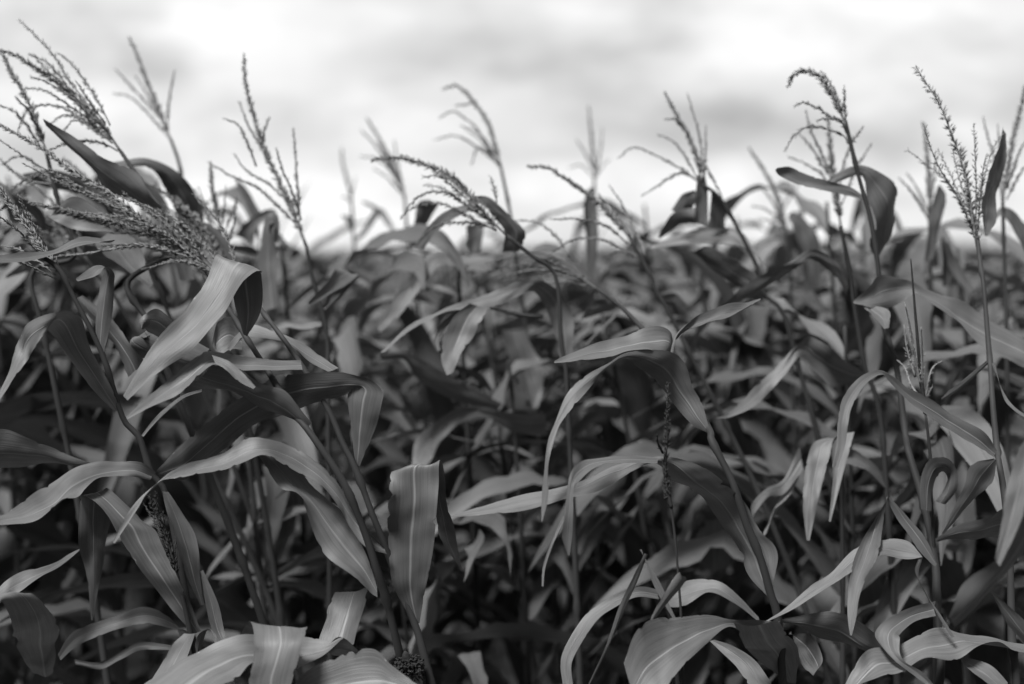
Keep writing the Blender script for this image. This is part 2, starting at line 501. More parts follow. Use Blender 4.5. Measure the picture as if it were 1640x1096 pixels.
# second stalk crossing the first
traced_plant(
    'sharp corn plant left of centre whose pale square-topped leaf stands upright with a white midrib',
    [(4, 1090, 185), (4, 1150, 270), (4, 1250, 400), (4, 1330, 520), (4, 1440, 700), (4, 1505, 850), (8, 190, 140), (8, 260, 330), (8, 320, 480), (8, 400, 700), (8, 460, 850), (8, 522, 1082)], [2.12, 2.0, 1.98, 1.98, 1.98],
    [L(4, [(1068, 372, 1086, 382), (1042, 262, 1132, 290), (1010, 165, 1152, 175), (948, 28, 1152, 78), (868, 195, 1010, 250), (745, 350, 885, 390), (640, 470, 735, 500), (540, 640, 560, 662)], [1.99, 1.99, 1.97, 1.93, 1.90, 1.88], [5, 5, 10, 15, 20, 20, 15], cup=0.06, ripple=0.06),
     L(4, [(1320, 485, 1328, 527), (1180, 485, 1195, 530), (1050, 472, 1035, 530), (930, 450, 935, 518), (870, 470, 880, 570), (750, 570, 760, 645), (640, 660, 650, 702), (553, 735, 560, 746)], [1.97, 1.92, 1.86], [30, 45, 45, 35]),
     L(4, [(930, 462, 945, 500), (1010, 490, 992, 532), (1065, 540, 1042, 578), (1122, 602, 1112, 612)], [1.9, 1.88], 30),
     L(5, [(190, 935, 206, 950), (165, 800, 252, 830), (152, 650, 300, 690), (160, 612, 302, 610), (140, 640, 188, 545), (-50, 690, -72, 545), (-180, 740, -190, 570), (-320, 818, -360, 673), (-410, 890, -500, 790), (-540, 1000, -590, 880), (-680, 995, -695, 982)], [1.99, 1.98, 1.98, 2.03, 2.06], [20, 15, 5, 20, 32, 32, 32, 30], cup=0.05, ripple=0.04),
     L(4, [(1485, 522, 1440, 535), (1350, 428, 1350, 485), (1230, 370, 1240, 405), (1110, 335, 1090, 388), (1040, 380, 1050, 412), (1000, 435, 1010, 447)], [2.03, 2.06], [30, 50, 50]),
     L(8, [(452, 822, 470, 815), (375, 690, 490, 690), (340, 560, 520, 560), (328, 430, 540, 430), (345, 280, 550, 300), (348, 142, 556, 128), (470, 150, 575, 160), (535, 330, 605, 340), (560, 450, 632, 460), (642, 566, 653, 576)], [1.98, 1.97, 1.96, 1.95, 1.97, 2.03, 2.04], [0, 8, 8, 5, 15, 20], cup=0.07, ripple=0.045)],
    dict(tile=1, spike=[(120, 790), (280, 830), (480, 880), (680, 960), (860, 1080), (955, 1130)],
         branches=[[(180, 690), (330, 740), (500, 830), (700, 940), (860, 1080)], [(440, 760), (560, 800), (700, 900), (850, 1060)], [(150, 1010), (330, 990), (560, 960), (760, 1010)],
                   [(560, 1050), (700, 1020), (840, 1060)], [(620, 820), (720, 880), (800, 960), (880, 1080)], [(760, 760), (840, 850), (900, 960), (930, 1100)]], d=2.2, spread=0.45))

# left stalk with the arched blade
traced_plant(
    'corn plant at the left with a light leaf arching over to the left edge',
    [(4, 110, 0), (4, 250, 75), (4, 330, 220), (4, 450, 460), (4, 540, 740), (4, 610, 820), (4, 665, 985), (7, 730, 240), (7, 800, 560), (7, 840, 800), (7, 870, 1096)], 2.05,
    [L(4, [(505, 712, 525, 700), (400, 600, 488, 600), (288, 450, 398, 440), (215, 362, 355, 300), (195, 368, 275, 270), (152, 430, 130, 318), (108, 510, 85, 400), (45, 600, 28, 550), (-10, 672, -18, 650)], [2.05, 2.02, 1.96, 1.9, 1.88], [-5, -10, -30, -35, -25]),
     L(4, [(438, 462, 452, 466), (418, 370, 470, 390), (424, 250, 492, 260), (442, 140, 502, 150), (458, 80, 500, 105), (415, 72, 465, 84), (375, 100, 425, 125), (332, 128, 342, 142)], [2.05, 2.05, 2.0], [10, 10, 20, 30]),
     L(7, [(688, 158, 665, 192), (605, 112, 570, 175), (450, 118, 440, 202), (280, 152, 345, 264), (190, 240, 280, 324), (110, 300, 170, 368), (0, 348, 0, 392), (-90, 370, -90, 396)], [2.03, 1.98, 1.92, 1.86], [35, 50, 50, 45], ripple=0.06),
     L(4, [(640, 500, 560, 560), (560, 395, 505, 440), (470, 295, 420, 330), (360, 200, 330, 220)], [2.1, 2.14], -40),
     L(4, [(760, 310, 715, 400), (700, 262, 660, 368), (650, 275, 625, 350), (612, 312, 618, 342), (640, 360, 660, 400)], [2.1, 2.05, 2.05], 20),
     L(4, [(905, 455, 860, 540), (790, 400, 715, 510), (690, 365, 610, 490), (632, 352, 562, 442), (650, 390, 590, 420)], [2.1, 2.12], -45, cup=0.2)],
    dict(tile=1, spike=[(-90, 640), (0, 740), (80, 850), (160, 960), (225, 1050), (268, 1096)],
         branches=[[(-60, 820), (20, 860), (100, 930), (170, 1010)], [(10, 960), (80, 975), (150, 1020), (215, 1075)], [(-40, 1010), (40, 1010), (120, 1040), (220, 1090)], [(70, 760), (120, 860), (180, 960)]], d=2.06))

# short plant in front of it with a dark tassel
traced_plant(
    'short corn plant at lower left with a small dark tassel against a broad bright-ribbed leaf',
    [(7, 795, 650), (7, 830, 800), (7, 855, 930), (7, 880, 1096)], 1.97,
    [L(7, [(862, 872, 890, 862), (740, 742, 836, 720), (640, 610, 778, 610), (540, 470, 718, 490), (470, 350, 670, 385), (385, 268, 480, 230), (345, 272, 490, 300), (343, 330, 488, 375), (360, 500, 465, 510), (390, 650, 440, 650), (404, 812, 411, 814)], [1.98, 1.96, 1.96, 1.99, 2.04, 2.06], [-5, -20, -25, -20, 0, 0], ripple=0.05),
     L(7, [(888, 748, 905, 745), (838, 640, 895, 640), (780, 470, 870, 480), (742, 360, 827, 370), (720, 240, 745, 245)], [2.01, 2.03], -35),
     L(7, [(975, 905, 1000, 900), (938, 850, 990, 840), (912, 745, 965, 735), (888, 595, 900, 590)], [2.0, 2.02], -20)],
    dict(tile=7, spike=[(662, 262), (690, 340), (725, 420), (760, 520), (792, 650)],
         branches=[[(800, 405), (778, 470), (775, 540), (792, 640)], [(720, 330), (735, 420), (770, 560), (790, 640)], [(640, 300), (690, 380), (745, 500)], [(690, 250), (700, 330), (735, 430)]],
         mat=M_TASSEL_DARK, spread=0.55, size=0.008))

# bottom left
traced_plant(
    'corn plant cut by the lower left corner with a nearly black drooping leaf',
    [(7, -60, 400), (7, -40, 700), (7, -10, 1096)], [2.0, 1.95],
    [L(4, [(430, 946, 425, 957), (300, 903, 330, 952), (200, 858, 222, 944), (100, 820, 110, 957), (0, 806, 0, 963), (-120, 812, -130, 955), (-190, 900, -175, 920)], [2.0, 1.98, 1.95], [-20, -35, -35, -20], cup=0.16),
     L(7, [(365, 490, 362, 512), (305, 526, 340, 512), (220, 563, 240, 592), (100, 598, 150, 652), (0, 668, 60, 692), (-60, 720, 0, 742), (-90, 760, -80, 790)], [2.1, 2.03, 1.98], [40, 45, 40], ripple=0.06),
     L(7, [(150, 1060, 240, 1050), (85, 950, 255, 910), (60, 850, 245, 800), (20, 730, 150, 690), (-60, 720, 10, 715)], [2.1, 2.0, 1.93, 1.9], [-50, -50, -55], cup=0.18)])
traced_plant(
    'low corn plant with wavy narrow leaves right of the black leaf at lower left',
    [(7, 905, 960), (7, 920, 1010), (7, 940, 1096)], 2.08,
    [L(7, [(845, 968, 878, 958), (800, 880, 835, 865), (752, 800, 765, 850), (640, 753, 650, 828), (520, 793, 520, 852), (400, 830, 400, 898), (320, 870, 330, 935), (258, 965, 268, 990)], [2.08, 2.1, 2.1], [5, 15, 10]),
     L(7, [(770, 925, 760, 945), (625, 908, 620, 945), (540, 948, 545, 985), (440, 998, 440, 1030), (330, 985, 335, 1010)], [2.15, 2.2], 12, ripple=0.09),
     L(7, [(865, 1010, 880, 960), (865, 920, 905, 890), (885, 870, 925, 850), (930, 852, 960, 880), (945, 900, 960, 930)], [2.02, 1.99], 20)])

# bottom centre left, near pale blades
traced_plant(
    'low corn plant at the bottom edge, left half, with wide pale blades folded over',
    [(7, 1235, 1040), (7, 1290, 1090), (7, 1320, 1140)], 1.86,
    [L(7, [(600, 1130, 900, 1180), (745, 1030, 985, 1096), (895, 945, 1065, 1048), (1050, 892, 1140, 1025), (1210, 880, 1240, 1055), (1370, 888, 1300, 1042), (1460, 903, 1430, 978), (1527, 886, 1515, 897)], [1.8, 1.84, 1.88, 1.9], [45, 45, 40, 30], ripple=0.05),
     L(7, [(1170, 1250, 1262, 1250), (1105, 1100, 1288, 1100), (1125, 1000, 1322, 985), (1130, 900, 1356, 900), (1112, 824, 1361, 845), (1085, 850, 1330, 868), (1060, 880, 1290, 920)], [1.8, 1.8, 1.82, 1.86, 1.92], [5, 8, 10, 40], cup=0.06),
     L(7, [(640, 1120, 720, 1130), (700, 1035, 805, 1015), (758, 930, 832, 975), (812, 870, 868, 872)], [1.93, 1.96], 20),
     L(8, [(462, 1084, 430, 1120), (352, 1003, 330, 1140), (275, 933, 270, 1190), (150, 948, 150, 1210), (0, 1020, 20, 1220), (-60, 1100, -20, 1240)], [1.8, 1.82, 1.84], [20, 25, 20], cup=0.12),
     L(8, [(30, 900, 190, 918), (62, 780, 238, 782), (108, 688, 250, 655)], [2.0, 2.05], 20, cup=0.06),
     L(8, [(50, 940, 75, 945), (118, 880, 112, 968), (205, 940, 192, 952)], [1.9, 1.92], -40)])

# centre right plant with the narrow arching blades
traced_plant(
    'sharp corn plant right of centre with narrow pale blades arching left like ribbons',
    [(5, 1250, 175), (5, 1340, 240), (5, 1450, 350), (6, 75, 500), (6, 160, 650), (6, 240, 800), (9, 250, 20), (9, 340, 200), (9, 400, 380), (9, 465, 540), (9, 510, 700), (9, 540, 800), (9, 565, 1096)], [2.45, 2.25, 2.04, 2.0, 2.0, 2.0],
    [L(6, [(230, 805, 241, 798), (160, 765, 200, 690), (62, 655, 160, 590), (-20, 560, 130, 505), (-80, 520, 55, 455), (-135, 480, -115, 450), (-225, 535, -205, 498), (-300, 620, -300, 550), (-380, 715, -392, 635), (-432, 800, -444, 755), (-468, 940, -488, 895), (-475, 1090, -500, 1080), (-498, 1196, -502, 1190)], [2.04, 2.05, 2.0, 1.93, 1.88, 1.86], [20, 30, -5, -40, -40, -30], cup=0.10),
     L(5, [(1568, 475, 1588, 432), (1560, 445, 1566, 362), (1500, 448, 1492, 343), (1400, 458, 1380, 366), (1250, 480, 1230, 418), (1150, 492, 1130, 455), (1060, 496, 1060, 488)], [2.05, 2.02, 1.98], [-35, -45, -45]),
     L(6, [(60, 470, 75, 470), (78, 410, 92, 370), (112, 378, 180, 294), (212, 320, 300, 254), (335, 290, 400, 232), (448, 226, 462, 214)], [2.03, 2.08, 2.12], [-10, -40, -45]),
     L(9, [(502, 714, 520, 706), (408, 616, 522, 600), (358, 530, 517, 500), (298, 400, 445, 400), (228, 288, 400, 312), (150, 235, 325, 212), (70, 188, 245, 150), (20, 130, 120, 100), (-40, 122, -10, 88), (-180, 195, -180, 125), (-330, 260, -335, 195), (-490, 305, -500, 235), (-700, 338, -700, 285), (-905, 355, -908, 345)], [2.01, 2.03, 2.03, 2.0, 1.97, 1.94, 1.9, 1.88], [25, 38, 38, 30, -20, -45, -45, -40], cup=0.12),
     L(8, [(1510, 118, 1515, 90), (1400, 112, 1380, 84), (1275, 126, 1250, 90), (1190, 172, 1180, 106), (1148, 235, 1128, 165), (1142, 340, 1106, 335), (1138, 435, 1094, 432), (1126, 520, 1118, 516)], [1.95, 1.9, 1.86, 1.86], [-50, -40, -10, 0]),
     L(8, [(1110, 350, 1098, 345), (1075, 420, 1062, 430), (1045, 495, 1034, 490), (1020, 575, 1009, 572), (1012, 656, 1005, 652)], [1.88, 1.86], -10),
     L(9, [(548, 826, 550, 816), (430, 882, 460, 815), (325, 842, 345, 812), (235, 908, 250, 795), (145, 990, 120, 803), (55, 1100, 0, 828), (0, 1180, -90, 880), (-60, 1260, -140, 1000)], [1.98, 1.92, 1.86, 1.82], [-40, -45, -40, -25], cup=0.10, ripple=0.04),
     L(9, [(360, 838, 548, 818), (392, 925, 592, 888), (448, 985, 634, 945), (590, 1090, 624, 1096)], [1.92, 1.97, 2.04], [-40, -40, -30], cup=0.05),
     L(9, [(470, 834, 480, 822), (600, 772, 590, 746), (700, 705, 688, 664), (800, 642, 780, 602), (882, 585, 880, 498), (992, 533, 1000, 452), (1105, 548, 1110, 466), (1182, 533, 1176, 523)], [1.98, 2.0, 1.98], [-40, -45, -35]),
     L(9, [(1186, 528, 1166, 540), (1166, 620, 1150, 604), (1218, 722, 1200, 706), (1275, 805, 1255, 800), (1326, 886, 1312, 890)], [1.98, 1.95], 30)],
    dict(tile=5, spike=[(700, 115), (850, 75), (1000, 70), (1150, 110), (1250, 175)],
         branches=[[(760, 60), (880, 30), (1000, 35), (1130, 90)], [(780, 140), (900, 100), (1020, 90), (1150, 120)], [(830, 150), (940, 120), (1060, 110), (1180, 140)], [(880, 20), (1000, 10), (1100, 50), (1190, 120)], [(900, 170), (1000, 150), (1100, 140), (1210, 160)]], d=2.5, spread=0.7, step=0.005, size=0.008))

traced_plant(
    'thin corn plant right of centre with a dark spike before pale crossing leaves',
    [(5, 1540, 1090), (8, 1560, 250), (8, 1572, 310), (8, 1592, 480), (8, 1606, 660), (8, 1615, 790), (8, 1622, 1082)], 1.9,
    [L(9, [(92, 808, 80, 812), (62, 745, 42, 748), (18, 640, -12, 650), (-72, 500, -62, 498)], [1.9, 1.9], 10, cup=0.1),
     L(8, [(1475, 862, 1468, 852), (1502, 800, 1488, 782), (1562, 722, 1538, 690), (1632, 640, 1598, 604), (1634, 612, 1612, 603)], [1.88, 1.86], 20, cup=0.2),
     L(8, [(1210, 1084, 1216, 1082), (1290, 905, 1306, 908), (1350, 732, 1372, 742), (1400, 620, 1428, 622), (1455, 510, 1471, 514)], [1.9, 1.9], -30, cup=0.15)],
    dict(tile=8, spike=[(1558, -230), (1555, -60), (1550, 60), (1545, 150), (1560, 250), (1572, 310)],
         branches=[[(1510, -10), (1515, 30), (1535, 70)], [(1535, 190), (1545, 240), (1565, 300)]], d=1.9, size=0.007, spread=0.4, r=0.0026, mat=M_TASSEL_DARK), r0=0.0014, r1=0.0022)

traced_plant(
    'low corn plant at bottom centre right whose strap leaf loops over in a dark arch',
    [(8, 1520, 690), (8, 1570, 800), (8, 1600, 1082)], 2.08,
    [L(8, [(1515, 712, 1515, 668), (1420, 702, 1420, 658), (1328, 745, 1300, 708), (1250, 805, 1198, 778), (1182, 892, 1128, 880), (1136, 990, 1088, 980), (1145, 1100, 1100, 1100)], [2.08, 2.04, 2.0], [-30, -35, -15], cup=0.12),
     L(9, [(455, 800, 470, 830), (380, 720, 330, 720), (280, 640, 230, 690), (140, 640, 130, 745), (30, 720, 40, 760)], [2.1, 2.15], [30, 35]),
     L(9, [(600, 860, 590, 875), (655, 1005, 690, 880), (690, 1050, 742, 985), (700, 1058, 704, 1050)], [2.05, 2.0], 10),
     L(9, [(240, 905, 260, 900), (300, 960, 340, 925), (360, 1020, 440, 990), (420, 1110, 520, 1100)], [2.05, 2.0], 15)])

# right, stalk with the hooked tassel far above
traced_plant(
    'tall corn plant at the right with a tassel hooked left like a crook',
    [(3, 740, 350), (3, 790, 560), (3, 840, 740), (3, 870, 940), (6, 1005, 345), (6, 1055, 500), (6, 1095, 800), (9, 1120, 60), (9, 1190, 300), (9, 1240, 560), (9, 1245, 700), (9, 1255, 900), (9, 1258, 1096)], [2.35, 2.3, 2.15, 2.0],
    [L(9, [(1238, 575, 1250, 560), (1150, 480, 1205, 450), (1080, 382, 1122, 350), (1030, 280, 1042, 270), (1018, 285, 1028, 270), (935, 420, 1004, 412), (880, 540, 986, 522), (858, 640, 927, 640), (850, 740, 902, 720), (852, 810, 890, 800), (862, 880, 870, 880)], [2.0, 2.02, 2.0, 1.94, 1.9], [-40, -35, -10, 5, 8], cup=0.12),
     L(9, [(1238, 452, 1248, 466), (1340, 398, 1320, 452), (1440, 368, 1430, 452), (1540, 328, 1530, 452), (1660, 300, 1660, 430)], [2.05, 2.1], [-25, -35]),
     L(9, [(1240, 728, 1240, 795), (1130, 758, 1150, 818), (1030, 808, 1085, 872), (975, 872, 1082, 892), (1000, 925, 1082, 955), (1060, 990, 1110, 1000), (1150, 1060, 1180, 1040), (1215, 1110, 1232, 1096)], [2.0, 1.95, 1.92, 1.9], [30, 35, 10], cup=0.14),
     L(9, [(550, 812, 560, 824), (700, 798, 640, 842), (840, 788, 760, 902), (950, 868, 860, 932), (1022, 950, 980, 957)], [2.02, 2.0], [-40, -50, -45]),
     L(9, [(820, 1130, 900, 1110), (930, 955, 1010, 1062), (1050, 932, 1100, 1042), (1150, 888, 1200, 992), (1240, 868, 1330, 967), (1340, 868, 1440, 927), (1470, 893, 1560, 942), (1660, 922, 1650, 960)], [1.92, 1.94, 1.97, 2.0], [35, 45, 45]),
     L(9, [(1335, 965, 1345, 975), (1400, 985, 1370, 1020), (1480, 1015, 1430, 1075), (1560, 1096, 1500, 1120)], [1.98, 1.95], [30, 35]),
     L(6, [(915, 250, 962, 246), (962, 305, 1022, 282), (1000, 348, 1026, 342)], [2.25, 2.2], -40)],
    dict(tile=3, spike=[(518, 215), (530, 180), (575, 155), (635, 175), (685, 240), (715, 305), (738, 350)],
         branches=[[(648, 160), (685, 210), (712, 270), (735, 345)], [(540, 295), (580, 278), (640, 305), (700, 345), (740, 365)], [(505, 465), (540, 410), (600, 370), (680, 385), (735, 410), (750, 440)],
                   [(735, 215), (738, 290), (742, 360)], [(630, 350), (670, 340), (720, 350), (745, 400)], [(810, 372), (780, 410), (760, 450)]], d=2.35, spread=0.5))

traced_plant(
    'short corn plant at right with a bare dark pencil-like spike over pale fuzzy side branches',
    [(6, 1185, 720), (6, 1205, 900), (9, 1222, 240), (9, 1232, 480), (9, 1240, 800), (9, 1235, 1096)], 2.12,
    [L(9, [(1175, 320, 1225, 330), (1178, 200, 1238, 200), (1215, 112, 1252, 168), (1285, 97, 1275, 160), (1335, 145, 1285, 190), (1335, 230, 1262, 250), (1285, 300, 1240, 285)], [2.1, 2.1, 2.12], [-15, -40, -45, -20])],
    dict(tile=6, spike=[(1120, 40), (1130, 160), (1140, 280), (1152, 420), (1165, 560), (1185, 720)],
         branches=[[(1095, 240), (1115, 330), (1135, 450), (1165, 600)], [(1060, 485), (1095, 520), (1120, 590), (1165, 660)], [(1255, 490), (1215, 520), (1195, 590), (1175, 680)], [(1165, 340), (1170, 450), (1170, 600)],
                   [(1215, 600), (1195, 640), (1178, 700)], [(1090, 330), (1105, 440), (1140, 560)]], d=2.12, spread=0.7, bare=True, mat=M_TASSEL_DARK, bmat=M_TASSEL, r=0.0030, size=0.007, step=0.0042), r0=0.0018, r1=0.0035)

# right-hand plant with tall bushy tassel
traced_plant(
    'tall corn plant near the right edge with an upright bushy tassel of open branches',
    [(3, 1255, 800), (3, 1265, 900), (6, 1440, 160), (6, 1460, 400), (6, 1470, 520), (6, 1482, 700), (6, 1500, 890), (9, 1520, 100), (9, 1545, 250), (9, 1570, 500), (9, 1580, 900), (9, 1600, 1096)], [2.25, 2.15, 2.05, 2.0],
    [L(6, [(1485, 912, 1502, 882), (1360, 835, 1402, 780), (1240, 755, 1255, 690), (1110, 665, 1120, 615), (1022, 575, 1042, 558), (988, 550, 980, 530), (920, 595, 898, 558), (862, 690, 828, 640), (845, 770, 802, 735), (832, 860, 794, 855), (800, 960, 775, 955)], [2.02, 1.98, 1.95, 1.9, 1.88], [-40, -30, -35, -30, -10], cup=0.14),
     L(6, [(1462, 502, 1452, 486), (1350, 602, 1343, 578), (1300, 640, 1292, 615), (1254, 660, 1254, 652)], [2.05, 2.0], 20),
     L(6, [(1475, 500, 1490, 494), (1528, 625, 1522, 640), (1578, 692, 1568, 702), (1660, 745, 1655, 760)], [2.05, 2.02], 20),
     L(9, [(1512, 105, 1500, 95), (1488, 195, 1410, 120), (1426, 265, 1370, 215), (1366, 328, 1330, 298), (1276, 433, 1268, 428)], [2.0, 1.98], [30, 30], cup=0.07),
     L(3, [(1285, 800, 1296, 800), (1268, 650, 1318, 720), (1318, 510, 1345, 600), (1350, 370, 1366, 400)], [2.25, 2.3], [-30, -30])],
    dict(tile=3, spike=[(1015, 140), (1060, 210), (1110, 290), (1150, 390), (1190, 500), (1220, 620), (1240, 760), (1262, 880)],
         branches=[[(985, 465), (1050, 515), (1120, 570), (1180, 650), (1230, 760)], [(1048, 365), (1068, 440), (1110, 540), (1175, 640), (1235, 770)], [(1240, 360), (1245, 450), (1250, 580), (1250, 720), (1255, 800)],
                   [(1355, 400), (1320, 450), (1290, 540), (1265, 660), (1258, 780)], [(1160, 470), (1180, 560), (1215, 670), (1245, 780)], [(1290, 480), (1275, 560), (1262, 700)], [(1100, 460), (1150, 560), (1200, 680), (1245, 800)],
                   [(1200, 480), (1215, 580), (1235, 700), (1250, 800)]], d=2.25, spread=1.0, size=0.011, step=0.0055))

traced_plant(
    'corn plant cut by the right edge with a wide leaf sweeping down from the side',
    [(9, 1690, 200), (9, 1695, 600), (9, 1700, 1096)], 1.75,
    [L(9, [(1330, 845, 1300, 800), (1450, 735, 1380, 680), (1560, 625, 1480, 565), (1640, 500, 1600, 430), (1720, 350, 1690, 320)], [1.7, 1.72], [45, 45]),
     L(9, [(1505, 540, 1525, 575), (1532, 390, 1600, 420), (1555, 230, 1660, 260), (1610, 60, 1700, 90), (1700, -60, 1760, -40)], [1.66, 1.7], [20, 20]),
     L(9, [(1440, 640, 1470, 640), (1600, 780, 1540, 800), (1700, 900, 1640, 920)], [1.9, 1.9], -40)])

# behind the front plants, going right to left
traced_plant(
    'blurred corn plant right of centre with a long blade running off the right edge',
    [(3, 722, 760), (3, 760, 950), (6, 870, 235), (6, 920, 520), (6, 960, 620), (6, 990, 760), (6, 1010, 1000)], 2.4,
    [L(6, [(1740, 580, 1740, 490), (1640, 520, 1640, 410), (1480, 445, 1450, 290), (1340, 362, 1330, 230), (1230, 262, 1200, 180), (1150, 200, 1118, 142), (1110, 205, 1075, 128), (1040, 252, 985, 113), (955, 257, 930, 168), (878, 240, 866, 230)], [2.3, 2.3, 2.28, 2.24], [-25, -30, -25, 20, -35]),
     L(3, [(818, 660, 816, 645), (740, 640, 760, 608), (655, 622, 680, 588), (560, 602, 600, 562), (485, 565, 520, 530), (466, 545, 474, 533)], [2.35, 2.3], -15),
     L(3, [(640, 622, 655, 600), (722, 585, 705, 555), (795, 562, 785, 523), (822, 600, 855, 540), (838, 690, 938, 600), (852, 780, 946, 680), (846, 850, 918, 800), (858, 892, 872, 880)], [2.37, 2.38, 2.44], [-15, 0, -25, -25]),
     L(6, [(935, 565, 930, 545), (865, 600, 858, 500), (775, 592, 780, 440), (700, 540, 720, 400), (635, 470, 660, 385), (565, 555, 560, 480), (500, 622, 470, 570), (430, 692, 400, 640), (330, 736, 320, 715), (268, 741, 268, 738)], [2.5, 2.45, 2.4, 2.3], [30, 30, -20, -35, -35])],
    dict(tile=3, spike=[(672, 340), (680, 430), (690, 540), (705, 640), (722, 760)],
         branches=[[(585, 310), (610, 400), (650, 480), (690, 600)], [(520, 490), (590, 520), (650, 560), (700, 650)], [(770, 420), (740, 500), (715, 620)], [(560, 400), (620, 470), (670, 560)], [(840, 440), (780, 540), (725, 680)]], d=2.6, spread=0.6))

traced_plant(
    'blurred corn plant right of centre under the four-fingered tassel with dark broad leaves below it',
    [(3, 185, 600), (3, 250, 650), (3, 320, 770), (3, 400, 930), (6, 480, 200), (6, 560, 280), (6, 640, 560), (6, 715, 830)], 2.6,
    [L(3, [(-10, 850, 0, 828), (120, 830, 110, 788), (240, 832, 220, 763), (330, 845, 310, 772), (390, 880, 375, 830), (440, 960, 430, 925)], [2.7, 2.6], [-30, -35]),
     L(6, [(250, 275, 255, 268), (450, 192, 380, 178), (560, 122, 490, 105), (640, 62, 600, 48), (690, 45, 690, -2), (780, 110, 790, 50), (840, 200, 845, 130)], [2.45, 2.4, 2.5], [30, 20, -10]),
     L(3, [(150, 740, 205, 760), (155, 640, 205, 640), (160, 560, 195, 570)], [2.6, 2.6], -20),
     L(3, [(60, 700, 130, 720), (100, 640, 150, 680), (150, 620, 175, 650)], [2.65, 2.6], 20),
     L(3, [(30, 800, 10, 810), (110, 745, 60, 720), (165, 750, 160, 690)], [2.65, 2.6], 20),
     L(3, [(270, 770, 205, 770), (268, 680, 215, 660), (235, 630, 215, 625)], [2.65, 2.62], -10),
     L(3, [(400, 960, 330, 1000), (300, 890, 230, 940), (210, 840, 150, 870), (170, 850, 130, 860)], [2.6, 2.6], -30)],
    dict(tile=3, spike=[(38, 243), (80, 320), (125, 400), (160, 490), (180, 590)],
         branches=[[(125, 245), (150, 330), (175, 430), (188, 580)], [(-145, 495), (-90, 455), (-30, 470), (50, 510), (120, 550), (180, 600)], [(10, 405), (60, 425), (110, 480), (165, 580)], [(40, 345), (80, 345), (110, 390)],
                   [(-50, 640), (0, 610), (60, 570), (110, 555), (170, 590)], [(195, 370), (195, 470), (190, 590)], [(260, 650), (225, 580), (195, 520)]], d=2.6, spread=0.35))

traced_plant(
    'blurred corn plant at centre with a bent spike blown left over thin trailing branches',
    [(2, 1240, 930), (2, 1330, 1096), (5, 1500, 170), (5, 1600, 350)], 2.5,
    [L(2, [(1075, 1080, 1105, 1080), (1065, 920, 1115, 920), (1055, 800, 1110, 790), (1080, 735, 1100, 730)], [3.0, 3.0], -10),
     L(5, [(1190, 420, 1210, 410), (1300, 310, 1330, 290), (1390, 210, 1400, 190)], [2.6, 2.6], 20),
     L(5, [(1160, 310, 1190, 290), (1250, 285, 1230, 250), (1340, 245, 1320, 230)], [2.6, 2.6], 30),
     L(5, [(1500, 210, 1530, 240), (1580, 190, 1580, 260), (1640, 240, 1640, 320)], [2.7, 2.7], -30)],
    dict(tile=2, spike=[(845, 650), (920, 655), (1000, 705), (1080, 760), (1170, 845), (1240, 930)],
         branches=[[(930, 855), (1050, 855), (1150, 885), (1230, 950)], [(940, 980), (1020, 935), (1130, 935), (1240, 985)], [(1160, 725), (1210, 800), (1260, 900), (1300, 1000)], [(1140, 1005), (1200, 980), (1290, 1010)], [(800, 860), (880, 870), (960, 930), (1000, 1000)],
                   [(1120, 760), (1180, 830), (1240, 920)]], d=2.5, spread=0.4))

traced_plant(
    'far corn plant right of the middle with a small upright three-pronged tassel against the sky',
    [(2, 1100, 690), (2, 1100, 900), (2, 1100, 1096)], 3.6, [],
    dict(tile=2, spike=[(1078, 415), (1085, 500), (1095, 590), (1103, 690)],
         branches=[[(1030, 545), (1060, 590), (1095, 660)], [(1132, 500), (1125, 580), (1110, 670)], [(1000, 655), (1050, 645), (1095, 690)], [(1160, 620), (1130, 650), (1108, 690)]], d=3.6, spread=0.5, r=0.003, size=0.008))

traced_plant(
    'blurred corn plant at centre whose tassel bends over at the tip like a fishing rod',
    [(2, 735, 650), (2, 770, 820), (2, 790, 960)], 3.0, [],
    dict(tile=2, spike=[(513, 347), (540, 337), (570, 337), (625, 390), (680, 470), (708, 550), (735, 650)],
         branches=[[(495, 462), (530, 440), (560, 438), (600, 465), (640, 500), (700, 600)], [(560, 412), (600, 408), (640, 395)], [(478, 545), (560, 530), (650, 580), (725, 640)], [(580, 492), (650, 520), (710, 600)], [(622, 640), (645, 580), (690, 600), (730, 650)], [(600, 505), (660, 550), (720, 630)]], d=3.0, spread=0.35, r=0.003))

